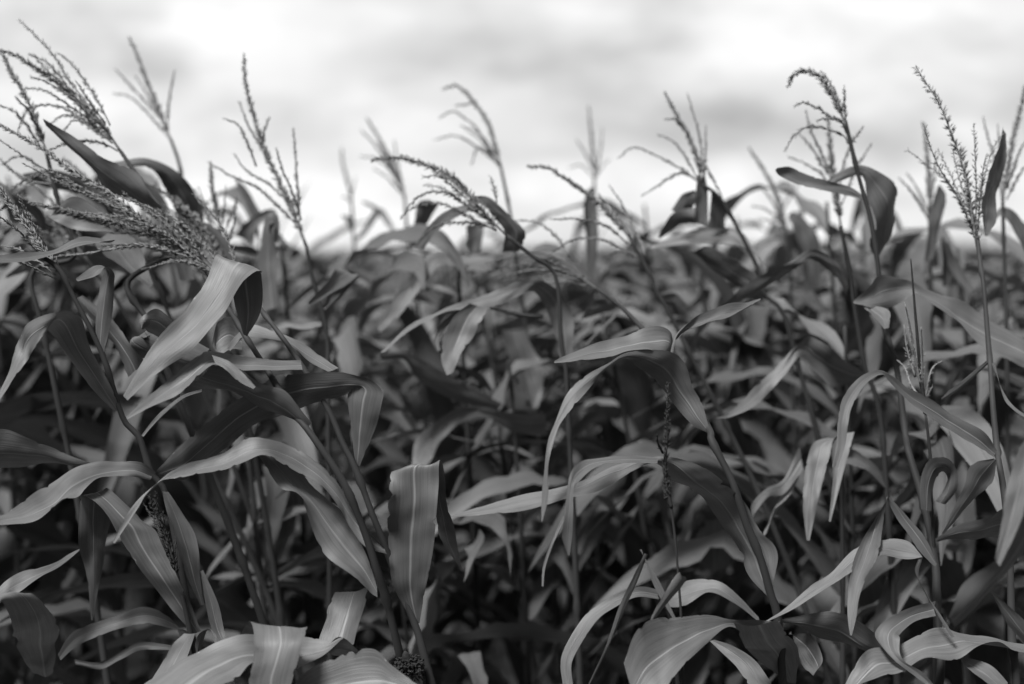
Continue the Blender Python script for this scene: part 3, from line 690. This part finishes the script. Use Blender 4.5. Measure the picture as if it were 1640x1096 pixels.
traced_plant(
    'corn plant left of centre with a heavy spike swept flat left above drooping thread-like branches',
    [(2, 760, 920), (2, 860, 1000), (2, 950, 1080), (5, 1090, 400), (5, 1110, 520), (5, 1120, 700)], 2.4,
    [L(5, [(1085, 492, 1132, 490), (1068, 390, 1144, 380), (1040, 300, 1142, 290), (1000, 215, 1102, 205), (965, 180, 1035, 150), (925, 192, 968, 120), (830, 236, 862, 158), (700, 260, 690, 222), (600, 274, 560, 264), (440, 346, 430, 330), (320, 448, 300, 450)], [2.5, 2.5, 2.45, 2.4, 2.35], [5, 0, -20, -40, -35], cup=0.08),
     L(5, [(690, 235, 770, 255), (620, 292, 750, 290), (575, 390, 705, 380), (565, 480, 655, 450), (588, 550, 620, 535)], [2.4, 2.35], [-30, -5, 0]),
     L(5, [(640, 262, 660, 282), (568, 322, 590, 335), (535, 390, 557, 395), (548, 445, 560, 440)], [2.4, 2.38], 10),
     L(5, [(1010, 300, 1015, 285), (950, 300, 940, 280), (860, 285, 850, 265), (780, 262, 780, 250)], [2.5, 2.45], 20),
     L(2, [(740, 985, 820, 975), (750, 900, 835, 905), (690, 830, 760, 830), (640, 790, 690, 770), (610, 780, 625, 765)], [2.45, 2.4], [-20, -30]),
     L(2, [(380, 960, 440, 960), (395, 880, 450, 890), (415, 800, 490, 800), (450, 780, 490, 790)], [2.9, 2.85], -25),
     L(2, [(610, 985, 655, 980), (605, 930, 665, 900), (600, 880, 668, 870)], [2.9, 2.9], -20),
     L(2, [(395, 960, 430, 975), (450, 890, 490, 900), (530, 820, 560, 850), (620, 790, 640, 820)], [2.5, 2.45], 35)],
    dict(tile=2, spike=[(235, 625), (300, 615), (370, 620), (450, 645), (540, 685), (600, 745), (640, 800), (760, 920)],
         branches=[[(345, 855), (390, 790), (450, 750), (540, 760), (640, 830)], [(360, 830), (420, 800), (520, 800), (620, 850), (720, 900)], [(430, 690), (500, 690), (560, 740), (620, 790)], [(440, 720), (520, 740), (600, 800), (700, 870)], [(470, 670), (540, 700), (600, 760)],
                   [(420, 930), (500, 875), (620, 870), (720, 895)], [(695, 690), (710, 740), (720, 790)]], d=2.4, spread=0.7))

traced_plant(
    'far corn plant with a thin straight tassel above a leaf bent like a roof ridge',
    [(2, 150, 740), (2, 158, 860), (2, 165, 1000)], 3.8,
    [L(2, [(160, 940, 165, 950), (200, 890, 215, 905), (250, 815, 260, 845), (285, 825, 265, 850), (315, 880, 300, 890), (332, 920, 326, 922)], [3.8, 3.7], 20),
     L(2, [(155, 910, 160, 900), (135, 870, 150, 850), (112, 840, 120, 838)], [3.8, 3.8], -20),
     L(2, [(190, 790, 200, 785), (230, 810, 240, 800), (255, 830, 265, 820)], [3.8, 3.8], 20)],
    dict(tile=2, spike=[(115, 580), (120, 640), (135, 700), (150, 760)], branches=[[(170, 690), (160, 730), (152, 770)], [(110, 770), (130, 770), (152, 790)]], d=3.8, r=0.004, size=0.009))

traced_plant(
    'far corn plant left of centre with a dense dark tassel bunch bent to the left',
    [(2, 360, 770), (2, 370, 900), (2, 380, 1000)], 3.4, [],
    dict(tile=2, spike=[(215, 465), (260, 540), (300, 610), (340, 700), (360, 770)], branches=[[(190, 510), (240, 560), (300, 650), (345, 730)], [(190, 610), (250, 620), (310, 670), (350, 740)], [(320, 550), (330, 620), (345, 700)], [(240, 660), (290, 690), (345, 750)], [(260, 560), (300, 640), (350, 740)], [(280, 580), (320, 660), (355, 760)]], d=3.4, spread=0.5, r=0.004, size=0.009))

traced_plant(
    'corn plant in the left half with one upright tassel fanning into long thin branches',
    [(1, 1195, 960), (1, 1220, 1090), (4, 1420, 290), (4, 1440, 430), (4, 1440, 560)], 2.5,
    [L(5, [(40, 262, 55, 262), (60, 250, 190, 150), (130, 160, 205, 115), (200, 112, 130, 80), (150, 155, 95, 95), (85, 188, 55, 150), (-10, 250, -18, 228)], [2.5, 2.5, 2.45, 2.4], [0, 20, 20]),
     L(5, [(40, 335, 40, 315), (-40, 350, -40, 315), (-120, 340, -130, 310), (-190, 370, -195, 355)], [2.5, 2.5], -20),
     L(5, [(280, 342, 300, 360), (320, 282, 352, 312), (370, 200, 402, 242), (430, 150, 432, 182)], [2.6, 2.6], 20)],
    dict(tile=1, spike=[(952, 218), (958, 330), (985, 430), (1020, 550), (1070, 670), (1130, 790), (1195, 960)],
         branches=[[(935, 400), (965, 480), (1010, 560), (1040, 620)], [(880, 465), (930, 490), (970, 570), (1000, 650)], [(815, 635), (900, 685), (1000, 730), (1080, 800), (1180, 900)], [(915, 600), (960, 665), (1050, 720), (1120, 790), (1180, 900)], [(1145, 505), (1152, 600), (1160, 720), (1170, 850)],
                   [(1080, 585), (1100, 660), (1140, 750), (1175, 860)], [(1050, 460), (1032, 510), (1030, 560)]], d=2.5, spread=0.45, r=0.0026))

traced_plant(
    'blurred corn plant at upper left with a thin four-branched tassel standing clear of the others',
    [(1, 665, 540), (1, 700, 640), (1, 720, 760), (1, 760, 900)], 2.9,
    [L(1, [(690, 930, 800, 930), (692, 850, 786, 810), (650, 750, 742, 722), (610, 680, 665, 652), (545, 648, 560, 616), (440, 652, 420, 634)], [2.6, 2.55, 2.5], [-10, -20, -40]),
     L(1, [(930, 920, 990, 960), (960, 870, 1010, 890), (1040, 820, 1060, 850), (1080, 830, 1050, 860), (1092, 890, 1075, 890)], [3.0, 2.95], 20),
     L(1, [(990, 860, 1030, 850), (945, 770, 970, 750), (915, 695, 925, 700)], [3.0, 3.0], -20),
     L(1, [(1000, 1096, 1040, 1096), (1010, 980, 1040, 1000), (1080, 920, 1080, 945), (1140, 970, 1110, 960)], [2.9, 2.9], 20)],
    dict(tile=1, spike=[(508, 150), (540, 230), (570, 310), (610, 400), (640, 480), (668, 550)], branches=[[(440, 365), (500, 375), (560, 425), (610, 480), (665, 545)], [(450, 270), (500, 325), (560, 390), (620, 460)], [(682, 275), (665, 360), (655, 440), (655, 500)], [(530, 300), (580, 380), (630, 470)]], d=2.9, spread=0.35))

traced_plant(
    'corn plant at upper left with a full feathery tassel swept to the left edge',
    [(1, 470, 590), (1, 560, 720), (1, 640, 830), (1, 720, 960), (4, 560, 140), (4, 660, 330), (4, 760, 600)], [2.35, 2.25, 2.2],
    [L(1, [(625, 818, 632, 812), (520, 792, 605, 780), (430, 745, 522, 690), (350, 670, 405, 618), (280, 590, 300, 552), (180, 490, 168, 462)], [2.28, 2.25], [40, 40]),
     L(1, [(440, 905, 430, 890), (320, 902, 390, 820), (230, 872, 300, 775), (190, 850, 210, 830)], [2.2, 2.2], -20),
     L(1, [(400, 940, 450, 950), (300, 930, 320, 960), (200, 975, 220, 990), (100, 990, 110, 1020), (-20, 1000, -20, 1030)], [2.1, 2.0], 40),
     L(4, [(660, 165, 672, 150), (560, 110, 640, 80), (450, 20, 590, -20), (390, -30, 480, -70)], [2.3, 2.3], -45)],
    dict(tile=1, spike=[(0, 198), (60, 215), (130, 260), (220, 320), (310, 400), (400, 490), (470, 590)],
         branches=[[(75, 80), (150, 150), (220, 230), (260, 300), (330, 390)], [(230, 210), (290, 260), (340, 330), (390, 410), (430, 490)], [(120, 300), (180, 320), (260, 370), (330, 430), (420, 520)], [(100, 345), (180, 355), (250, 400), (340, 460), (430, 540)],
                   [(70, 510), (100, 440), (170, 410), (240, 420), (330, 470), (430, 550)], [(200, 480), (250, 450), (330, 470), (420, 540)], [(180, 590), (300, 550), (400, 560), (460, 590)], [(250, 510), (290, 470), (360, 500), (440, 560)],
                   [(300, 320), (350, 400), (410, 480)], [(130, 215), (200, 290), (300, 370), (390, 470)], [(110, 210), (190, 250), (260, 330)]], d=2.35, spread=0.6))

traced_plant(
    'corn plant at the upper left edge with a stiff straight spike crossing a feathery tassel',
    [(1, 180, 590), (1, 230, 800), (1, 290, 1000), (4, 140, 100), (4, 200, 400)], 2.35,
    [L(1, [(30, 800, 60, 790), (0, 740, 20, 740), (-40, 690, -30, 680)], [2.3, 2.3], -20),
     L(1, [(160, 900, 180, 900), (130, 850, 170, 830), (60, 800, 100, 775), (-20, 830, 20, 800)], [2.4, 2.35], 20)],
    dict(tile=1, spike=[(10, 215), (50, 290), (90, 360), (130, 440), (155, 520), (180, 590)], branches=[[(0, 410), (60, 440), (110, 500), (170, 590)], [(60, 380), (110, 430), (150, 510)], [(-60, 560), (20, 640), (100, 700), (200, 720)], [(10, 640), (80, 610), (150, 650), (220, 740)], [(20, 760), (100, 700), (170, 690), (220, 740)]], d=2.35, spread=0.5))

# more tassels rising out of the blur
traced_plant('far corn plant right of centre with a small blurred tassel above dark leaves',
    [(0, 1258, 365), (0, 1264, 420), (0, 1268, 520)], 3.1,
    [L(0, [(1290, 470, 1320, 460), (1285, 420, 1310, 395), (1270, 365, 1290, 350), (1262, 345, 1270, 338)], 3.1, -30),
     L(0, [(1180, 430, 1190, 450), (1215, 385, 1230, 410), (1250, 375, 1252, 392), (1262, 400, 1262, 405)], 3.1, 30)],
    dict(tile=0, spike=[(1200, 238), (1225, 275), (1243, 310), (1252, 340), (1258, 365)],
         branches=[[(1205, 330), (1225, 335), (1245, 350), (1258, 368)], [(1215, 350), (1235, 355), (1256, 372)], [(1235, 290), (1243, 320), (1254, 350)], [(1220, 300), (1238, 325), (1254, 358)]], d=3.1, spread=0.4, r=0.003))
traced_plant('far corn plant in the right half, thin blurred tassel beside an upright leaf',
    [(0, 1488, 330), (0, 1490, 400), (0, 1492, 500)], 2.8,
    [L(3, [(1048, 900, 1082, 890), (1062, 760, 1112, 740), (1085, 660, 1134, 650), (1100, 605, 1110, 600)], 2.75, -15),
     L(3, [(1120, 1000, 1150, 990), (1110, 860, 1150, 880), (1115, 800, 1125, 805)], 2.8, -25),
     L(3, [(1250, 1010, 1210, 1030), (1180, 900, 1140, 920), (1140, 820, 1125, 830)], 2.8, 30)],
    dict(tile=0, spike=[(1479, 198), (1484, 240), (1488, 285), (1489, 330)],
         branches=[[(1452, 278), (1465, 295), (1478, 320), (1488, 345)], [(1455, 300), (1470, 320), (1487, 352)], [(1500, 250), (1496, 290), (1490, 330)], [(1440, 285), (1462, 310), (1486, 350)]], d=2.8, spread=0.4, r=0.0024))
traced_plant('corn plant at the right edge with a blurred tassel standing behind the bushy one',
    [(0, 1606, 320), (0, 1608, 400), (0, 1612, 520)], 2.6,
    [L(0, [(1650, 430, 1650, 400), (1625, 370, 1630, 345), (1605, 345, 1605, 332), (1590, 360, 1588, 350)], 2.6, -30)],
    dict(tile=0, spike=[(1641, 140), (1633, 180), (1622, 225), (1612, 280), (1606, 320)],
         branches=[[(1574, 188), (1584, 225), (1596, 270), (1605, 320)], [(1650, 215), (1632, 245), (1614, 300)], [(1598, 200), (1602, 250), (1606, 310)], [(1660, 255), (1636, 275), (1612, 320)]], d=2.6, spread=0.4, r=0.0024))
traced_plant('blurred corn plant in the left half, short tassel beside a hooked leaf',
    [(0, 352, 365), (0, 360, 420), (0, 372, 520)], 2.6,
    [L(0, [(420, 500, 450, 490), (415, 420, 440, 400), (425, 350, 440, 360), (445, 345, 430, 365), (448, 385, 438, 390)], 2.6, 15),
     L(0, [(340, 440, 352, 455), (300, 395, 320, 400), (290, 350, 300, 350)], 2.6, -30)],
    dict(tile=0, spike=[(337, 262), (340, 300), (346, 335), (352, 365)],
         branches=[[(379, 318), (372, 340), (360, 372)], [(318, 300), (330, 335), (350, 370)], [(362, 300), (358, 340), (354, 372)]], d=2.6, spread=0.4))
traced_plant('blurred corn plant at far left whose dark tassel strands trail across the feathery one',
    [(1, 330, 1000), (1, 400, 1096), (4, 500, 200)], 2.55,
    [L(1, [(560, 1010, 520, 1040), (420, 900, 380, 960), (260, 850, 240, 900), (100, 860, 110, 880)], 2.55, [-30, -30]),
     L(1, [(0, 960, 30, 980), (60, 880, 110, 920), (180, 820, 200, 850), (260, 830, 250, 850)], 2.6, 30),
     L(1, [(420, 1060, 470, 1060), (400, 900, 450, 910), (340, 800, 390, 790), (300, 760, 310, 750)], 2.6, -20)],
    dict(tile=1, spike=[(-60, 690), (40, 740), (150, 820), (250, 910), (330, 1000)],
         branches=[[(-40, 780), (60, 810), (180, 880), (320, 1000)], [(40, 660), (140, 730), (230, 820), (310, 960)], [(-20, 890), (100, 880), (220, 930), (330, 1010)], [(130, 650), (220, 750), (290, 860), (330, 990)], [(60, 950), (180, 950), (320, 1020)]], d=2.55, spread=0.5))
traced_plant('blurred corn plant at far left with broad dark leaves blown flat toward the left edge',
    [(1, 520, 930), (1, 560, 1010), (1, 600, 1096)], 2.6,
    [L(1, [(540, 1000, 555, 985), (450, 880, 500, 840), (330, 790, 380, 730), (200, 730, 230, 670), (80, 700, 90, 680)], 2.6, [45, 40]),
     L(1, [(560, 1040, 580, 1020), (430, 960, 450, 890), (280, 930, 290, 850), (120, 900, 130, 840), (10, 920, 12, 905)], 2.62, [45, 40]),
     L(1, [(560, 1000, 580, 1010), (590, 900, 640, 910), (560, 800, 640, 780), (470, 740, 520, 690), (380, 730, 385, 715)], 2.65, [10, 40]),
     L(1, [(590, 1060, 610, 1050), (640, 980, 700, 1000), (720, 900, 780, 930), (810, 880, 800, 930), (850, 940, 830, 945)], 2.6, [-20, 20]),
     L(1, [(580, 1090, 600, 1060), (440, 1050, 450, 970), (300, 1040, 300, 960), (140, 1060, 140, 1000), (20, 1090, 25, 1075)], 2.58, [30, 40])],
    dict(tile=1, spike=[(250, 620), (330, 690), (410, 770), (470, 850), (520, 930)],
         branches=[[(180, 680), (280, 740), (390, 810), (510, 925)], [(330, 620), (400, 710), (460, 800), (515, 920)], [(220, 780), (330, 820), (430, 870), (515, 935)]], d=2.6, spread=0.5))
traced_plant('blurred corn plant at left with a low dark tassel lying behind the broad folded blade',
    [(1, 870, 1010), (1, 900, 1096), (4, 960, 100), (4, 1000, 300)], 2.45,
    [L(1, [(960, 1096, 930, 1096), (900, 960, 850, 980), (820, 880, 790, 910), (750, 860, 750, 870)], 2.45, -30),
     L(1, [(700, 1096, 760, 1090), (660, 960, 720, 950), (600, 880, 640, 860), (560, 850, 570, 845)], 2.5, -25)],
    dict(tile=1, spike=[(590, 720), (680, 780), (760, 850), (820, 920), (870, 1010)],
         branches=[[(640, 800), (720, 860), (800, 930), (865, 1015)], [(760, 740), (800, 820), (840, 910), (870, 1000)], [(600, 840), (700, 900), (800, 960), (868, 1020)], [(560, 780), (660, 830), (760, 900), (860, 1010)], [(920, 760), (915, 860), (890, 950), (875, 1010)]], d=2.45, spread=0.5))
# middle-distance blades one can make out
traced_plant(
    'blurred corn plant in mid picture with a dark broad leaf slanting down to the right',
    [(5, 860, 480), (5, 880, 700), (5, 900, 1000)], 2.75,
    [L(5, [(860, 712, 862, 690), (700, 682, 722, 620), (560, 632, 602, 558), (455, 562, 482, 488), (400, 482, 400, 448), (300, 482, 298, 460)], [2.75, 2.7, 2.65], [30, 35]),
     L(5, [(1030, 802, 1020, 714), (890, 800, 880, 710), (765, 738, 740, 688), (640, 762, 640, 694), (560, 842, 540, 752), (520, 925, 452, 840), (500, 960, 438, 950)], [2.75, 2.7, 2.6], [40, 10, -35]),
     L(5, [(960, 700, 990, 690), (920, 620, 1010, 600), (860, 480, 990, 480), (830, 350, 940, 350)], [2.85, 2.9], -30),
     L(5, [(780, 620, 790, 615), (700, 560, 740, 545), (620, 530, 630, 505), (590, 545, 598, 540)], [2.8, 2.75], 25),
     L(5, [(800, 700, 960, 705), (815, 640, 930, 630), (840, 560, 880, 560), (855, 515, 865, 515)], [3.0, 3.0], 10)])
traced_plant(
    'blurred corn plant left of the middle with a pale bowed leaf rising to the horizon',
    [(5, 640, 60), (5, 650, 300), (5, 680, 800)], 2.8,
    [L(5, [(800, 60, 800, 30), (640, 75, 640, 20), (560, 80, 540, 6), (500, 140, 470, 70), (440, 222, 420, 160), (372, 305, 355, 290)], [2.8, 2.75, 2.65], [-40, -40, -25]),
     L(5, [(650, 210, 660, 220), (600, 190, 610, 170), (540, 175, 530, 155), (480, 185, 470, 170)], [2.85, 2.85], -30),
     L(5, [(650, 90, 660, 95), (700, 95, 720, 60), (790, 95, 790, 70)], [2.75, 2.75], -30)])
traced_plant(
    'blurred corn plant in the right half with strap leaves hanging like fringe',
    [(9, 820, 40), (9, 825, 300), (9, 830, 700)], 2.3,
    [L(9, [(815, -20, 880, -20), (780, 60, 860, 60), (785, 190, 820, 200), (772, 320, 790, 320), (768, 375, 776, 375)], [2.3, 2.2], [0, 0]),
     L(9, [(760, 0, 850, 10), (698, 35, 790, 20), (670, 110, 770, 90), (656, 220, 740, 200), (653, 330, 714, 312), (670, 458, 682, 460)], [2.3, 2.22], [0, 0], cup=0.06),
     L(9, [(655, 152, 640, 48), (570, 252, 565, 188), (505, 262, 490, 228), (445, 332, 425, 300), (430, 362, 424, 355)], [2.4, 2.3], -35),
     L(9, [(600, 190, 660, 150), (540, 292, 584, 268), (500, 382, 532, 342), (476, 440, 490, 432)], [2.4, 2.3], 10),
     L(9, [(1025, 230, 1020, 200), (950, 160, 970, 120), (870, 130, 880, 60), (820, 110, 830, 70)], [2.4, 2.35], -30),
     L(9, [(250, 600, 262, 600), (190, 560, 330, 560), (178, 460, 345, 450), (220, 370, 300, 365)], [2.7, 2.7], 10)])

# ------------------------------------------------------------------ the rest of the stand: grown plants, copied with their parts
def grown_leaf(rng, p0, azim, rise, length, width, droop, wind):
    """a blade springing from the stalk, bending over under its weight and the wind from the right"""
    n = 12
    A, B = [], []
    p = p0.copy()
    dirv = Vector((math.cos(azim) * math.sin(rise), math.sin(azim) * math.sin(rise), math.cos(rise)))
    side = dirv.cross(Vector((0, 0, 1)))
    side = side.normalized() if side.length > 1e-3 else Vector((1, 0, 0))
    kink = rng.choice([None, rng.uniform(0.35, 0.7)])
    twist = rng.uniform(-1.6, 1.6)
    for i in range(n + 1):
        u = i / n
        w = width * (0.22 + 0.78 * min(1, u * 5) ** 0.7) * (1 - max(0, (u - 0.35) / 0.65) ** 1.7) + 0.0015
        q = dirv.cross(side).normalized()
        a = twist * u * u
        sv = side * math.cos(a) + q * math.sin(a)
        A.append(p - sv * w / 2); B.append(p + sv * w / 2)
        bend = droop * (0.4 + 1.5 * u) / n
        if kink and abs(u - kink) < 0.5 / n + 0.02: bend += 0.7
        dirv = (dirv + Vector((-wind / n, 0, -bend))).normalized()
        side = (side - dirv * side.dot(dirv)).normalized()
        p = p + dirv * (length / n)
    return A, B

def grown_plant(rng, height, tassel, label, group, per=2):
    root = bpy.data.objects.new('corn_plant', None); COL.objects.link(root)
    root.empty_display_size = 0.1
    tag(root, label, 'corn plant', group)
    lean = rng.uniform(0.05, 0.22)
    def stem(u): return Vector((-lean * u ** 2.2, rng0 * u * u, height * u))
    rng0 = rng.uniform(-0.06, 0.06)
    mb = MB()
    pts = [stem(i / 30) for i in range(31)]
    tube(mb, pts, lambda u: 0.009 * (1 - 0.62 * u) * (1 + 0.2 * math.exp(-(((u * 11) % 1 - 0.5) / 0.06) ** 2)), 7)
    mb.build('stalk', M_STALK, root)
    nl = 15
    a0 = rng.uniform(0, 6.28)
    for k in range(nl):
        u = 0.20 + 0.76 * k / (nl - 1)
        azim = a0 + k * math.pi + rng.uniform(-0.6, 0.6)
        ln = rng.uniform(0.68, 0.98) * (1 - 0.48 * max(0, u - 0.6) / 0.4)
        A, B = grown_leaf(rng, stem(u), azim, rng.uniform(0.35, 0.8) + 0.35 * (u > 0.75), ln, rng.uniform(0.055, 0.085) * (1 - 0.25 * (u > 0.85)), rng.uniform(0.8, 1.8) + 0.8 * (u > 0.75), rng.uniform(0.3, 1.3))
        mb = MB(); ribbon(mb, A, B, per=per, across=6, seed=rng.uniform(0, 40), ripple=0.05, cup=0.11)
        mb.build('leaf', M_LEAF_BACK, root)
    if tassel:
        top = stem(1.0)
        sp = [top + Vector((-0.02 * i - 0.012 * i * i, 0, 0.06 * i - 0.004 * i * i)) for i in range(5)]
        brs = []
        for q in range(6):
            az_ = rng.uniform(0, 6.28); o = top + Vector((0, 0, 0.012 * q)); v = Vector((math.cos(az_) * 0.5, math.sin(az_) * 0.5, 0.9))
            br = [o]
            for i in range(4):
                v = v + Vector((-0.28, 0, -0.12)); br.append(br[-1] + v.normalized() * 0.042)
            brs.append(br)
        build_tassel(root, Vector((0, 0, 0)), sp, brs, size=0.011, step=0.009, spread=0.5)
    return root

def copy_plant(src):
    r = src.copy(); COL.objects.link(r)
    for ch in list(src.children):
        c = ch.copy(); COL.objects.link(c); c.parent = r
        for g in ch.children:
            e = g.copy(); COL.objects.link(e); e.parent = c
    return r
rng = random.Random(4)
MID_LABEL = 'leafy corn plant without a raised tassel packed in the blurred stand behind the front plants'
BACK_LABEL = 'small out of focus corn plant far back in the stand near the horizon'
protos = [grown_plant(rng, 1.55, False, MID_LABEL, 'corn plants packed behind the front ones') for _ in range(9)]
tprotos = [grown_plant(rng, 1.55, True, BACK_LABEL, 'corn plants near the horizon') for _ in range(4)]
used = set()
def place(src, x, y, h, rz, label, group):
    r = src if src.name not in used else copy_plant(src)
    used.add(src.name)
    r.location = (x, y, 0); r.rotation_euler = (0, 0, rz)
    k = h / 1.55
    r.scale = (0.5 + 0.5 * k, 0.5 + 0.5 * k, k)
    r['label'] = label; r['group'] = group
    return r
y = 2.75
while y < 6.4:
    half = 0.40 * y + 0.35
    x = -half + rng.uniform(0, 0.2)
    while x < half:
        yy = y + rng.uniform(-0.14, 0.14)
        # tops of the leaf canopy sit close to eye level
        X = 820 + F * x / yy
        rise = 0.27 if X < 300 else 0.10 if X < 430 else 0.0 if 480 < X < 660 else 0.10 if X < 980 else 0.19
        if yy > 4 and (440 < X < 700 or 1380 < X < 1520): rise = -0.10
        h = CAM_H - 0.08 + rng.uniform(-0.2, 0.03) + rise - ((0.22 if y < 2.8 else 0.10) if y < 3.1 and X > 380 else 0)
        if not (X < 430 and yy < 2.8): place(rng.choice(protos), x + 0.1, yy, h, rng.uniform(-0.7, 0.7), MID_LABEL, 'corn plants packed behind the front ones')
        x += rng.uniform(0.21, 0.33)
    y += 0.42 if y < 4 else 0.6
while y < 9.5:
    half = 0.40 * y + 0.3
    x = -half
    while x < half:
        h = CAM_H - 0.14 + rng.uniform(-0.14, 0.0)
        place(rng.choice(tprotos) if rng.random() < 0.3 else rng.choice(protos), x, y + rng.uniform(-0.2, 0.2), h, rng.uniform(-0.7, 0.7), BACK_LABEL, 'corn plants near the horizon')
        x += rng.uniform(0.35, 0.55)
    y += 0.75

# beyond that nobody could count them: one mass of corn
mb = MB()
def rough_plant(x, y, h):
    z = ground_height(x, y)
    for k in range(7):
        u = 0.45 + 0.55 * k / 6
        az_ = rng.uniform(0, 6.28)
        p = Vector((x - 0.15 * u * u, y, z + h * u)); v = Vector((math.cos(az_) * 0.6 - 0.2, math.sin(az_) * 0.6, 0.7))
        A, B = [], []
        s_ = Vector((-math.sin(az_), math.cos(az_), 0))
        for i in range(5):
            w = (0.03, 0.07, 0.07, 0.05, 0.004)[i]
            A.append(p - s_ * w / 2); B.append(p + s_ * w / 2)
            v = v + Vector((-0.12, 0, -0.42)); p = p + v.normalized() * 0.15
        i0 = len(mb.v)
        for i in range(5):
            mb.add(A[i], (i / 4, 0.1)); mb.add(B[i], (i / 4, 0.9))
        for i in range(4):
            mb.f.append((i0 + 2 * i, i0 + 2 * i + 1, i0 + 2 * i + 3, i0 + 2 * i + 2))
y = 9.8
while y < 75:
    half = 0.40 * y + 0.5
    st = 0.34 if y < 20 else 0.5 if y < 40 else 0.8
    x = -half
    while x < half:
        rough_plant(x + rng.uniform(-.1, .1), y + rng.uniform(-.3, .3), CAM_H - 0.05 + rng.uniform(-0.12, 0.02))
        x += st * rng.uniform(0.7, 1.3)
    y += 0.75 if y < 20 else 1.6 if y < 40 else 3.0
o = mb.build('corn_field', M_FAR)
o['kind'] = 'stuff'; o['label'] = 'blurred mass of corn reaching to the low dark rise on the horizon'; o['category'] = 'corn field'
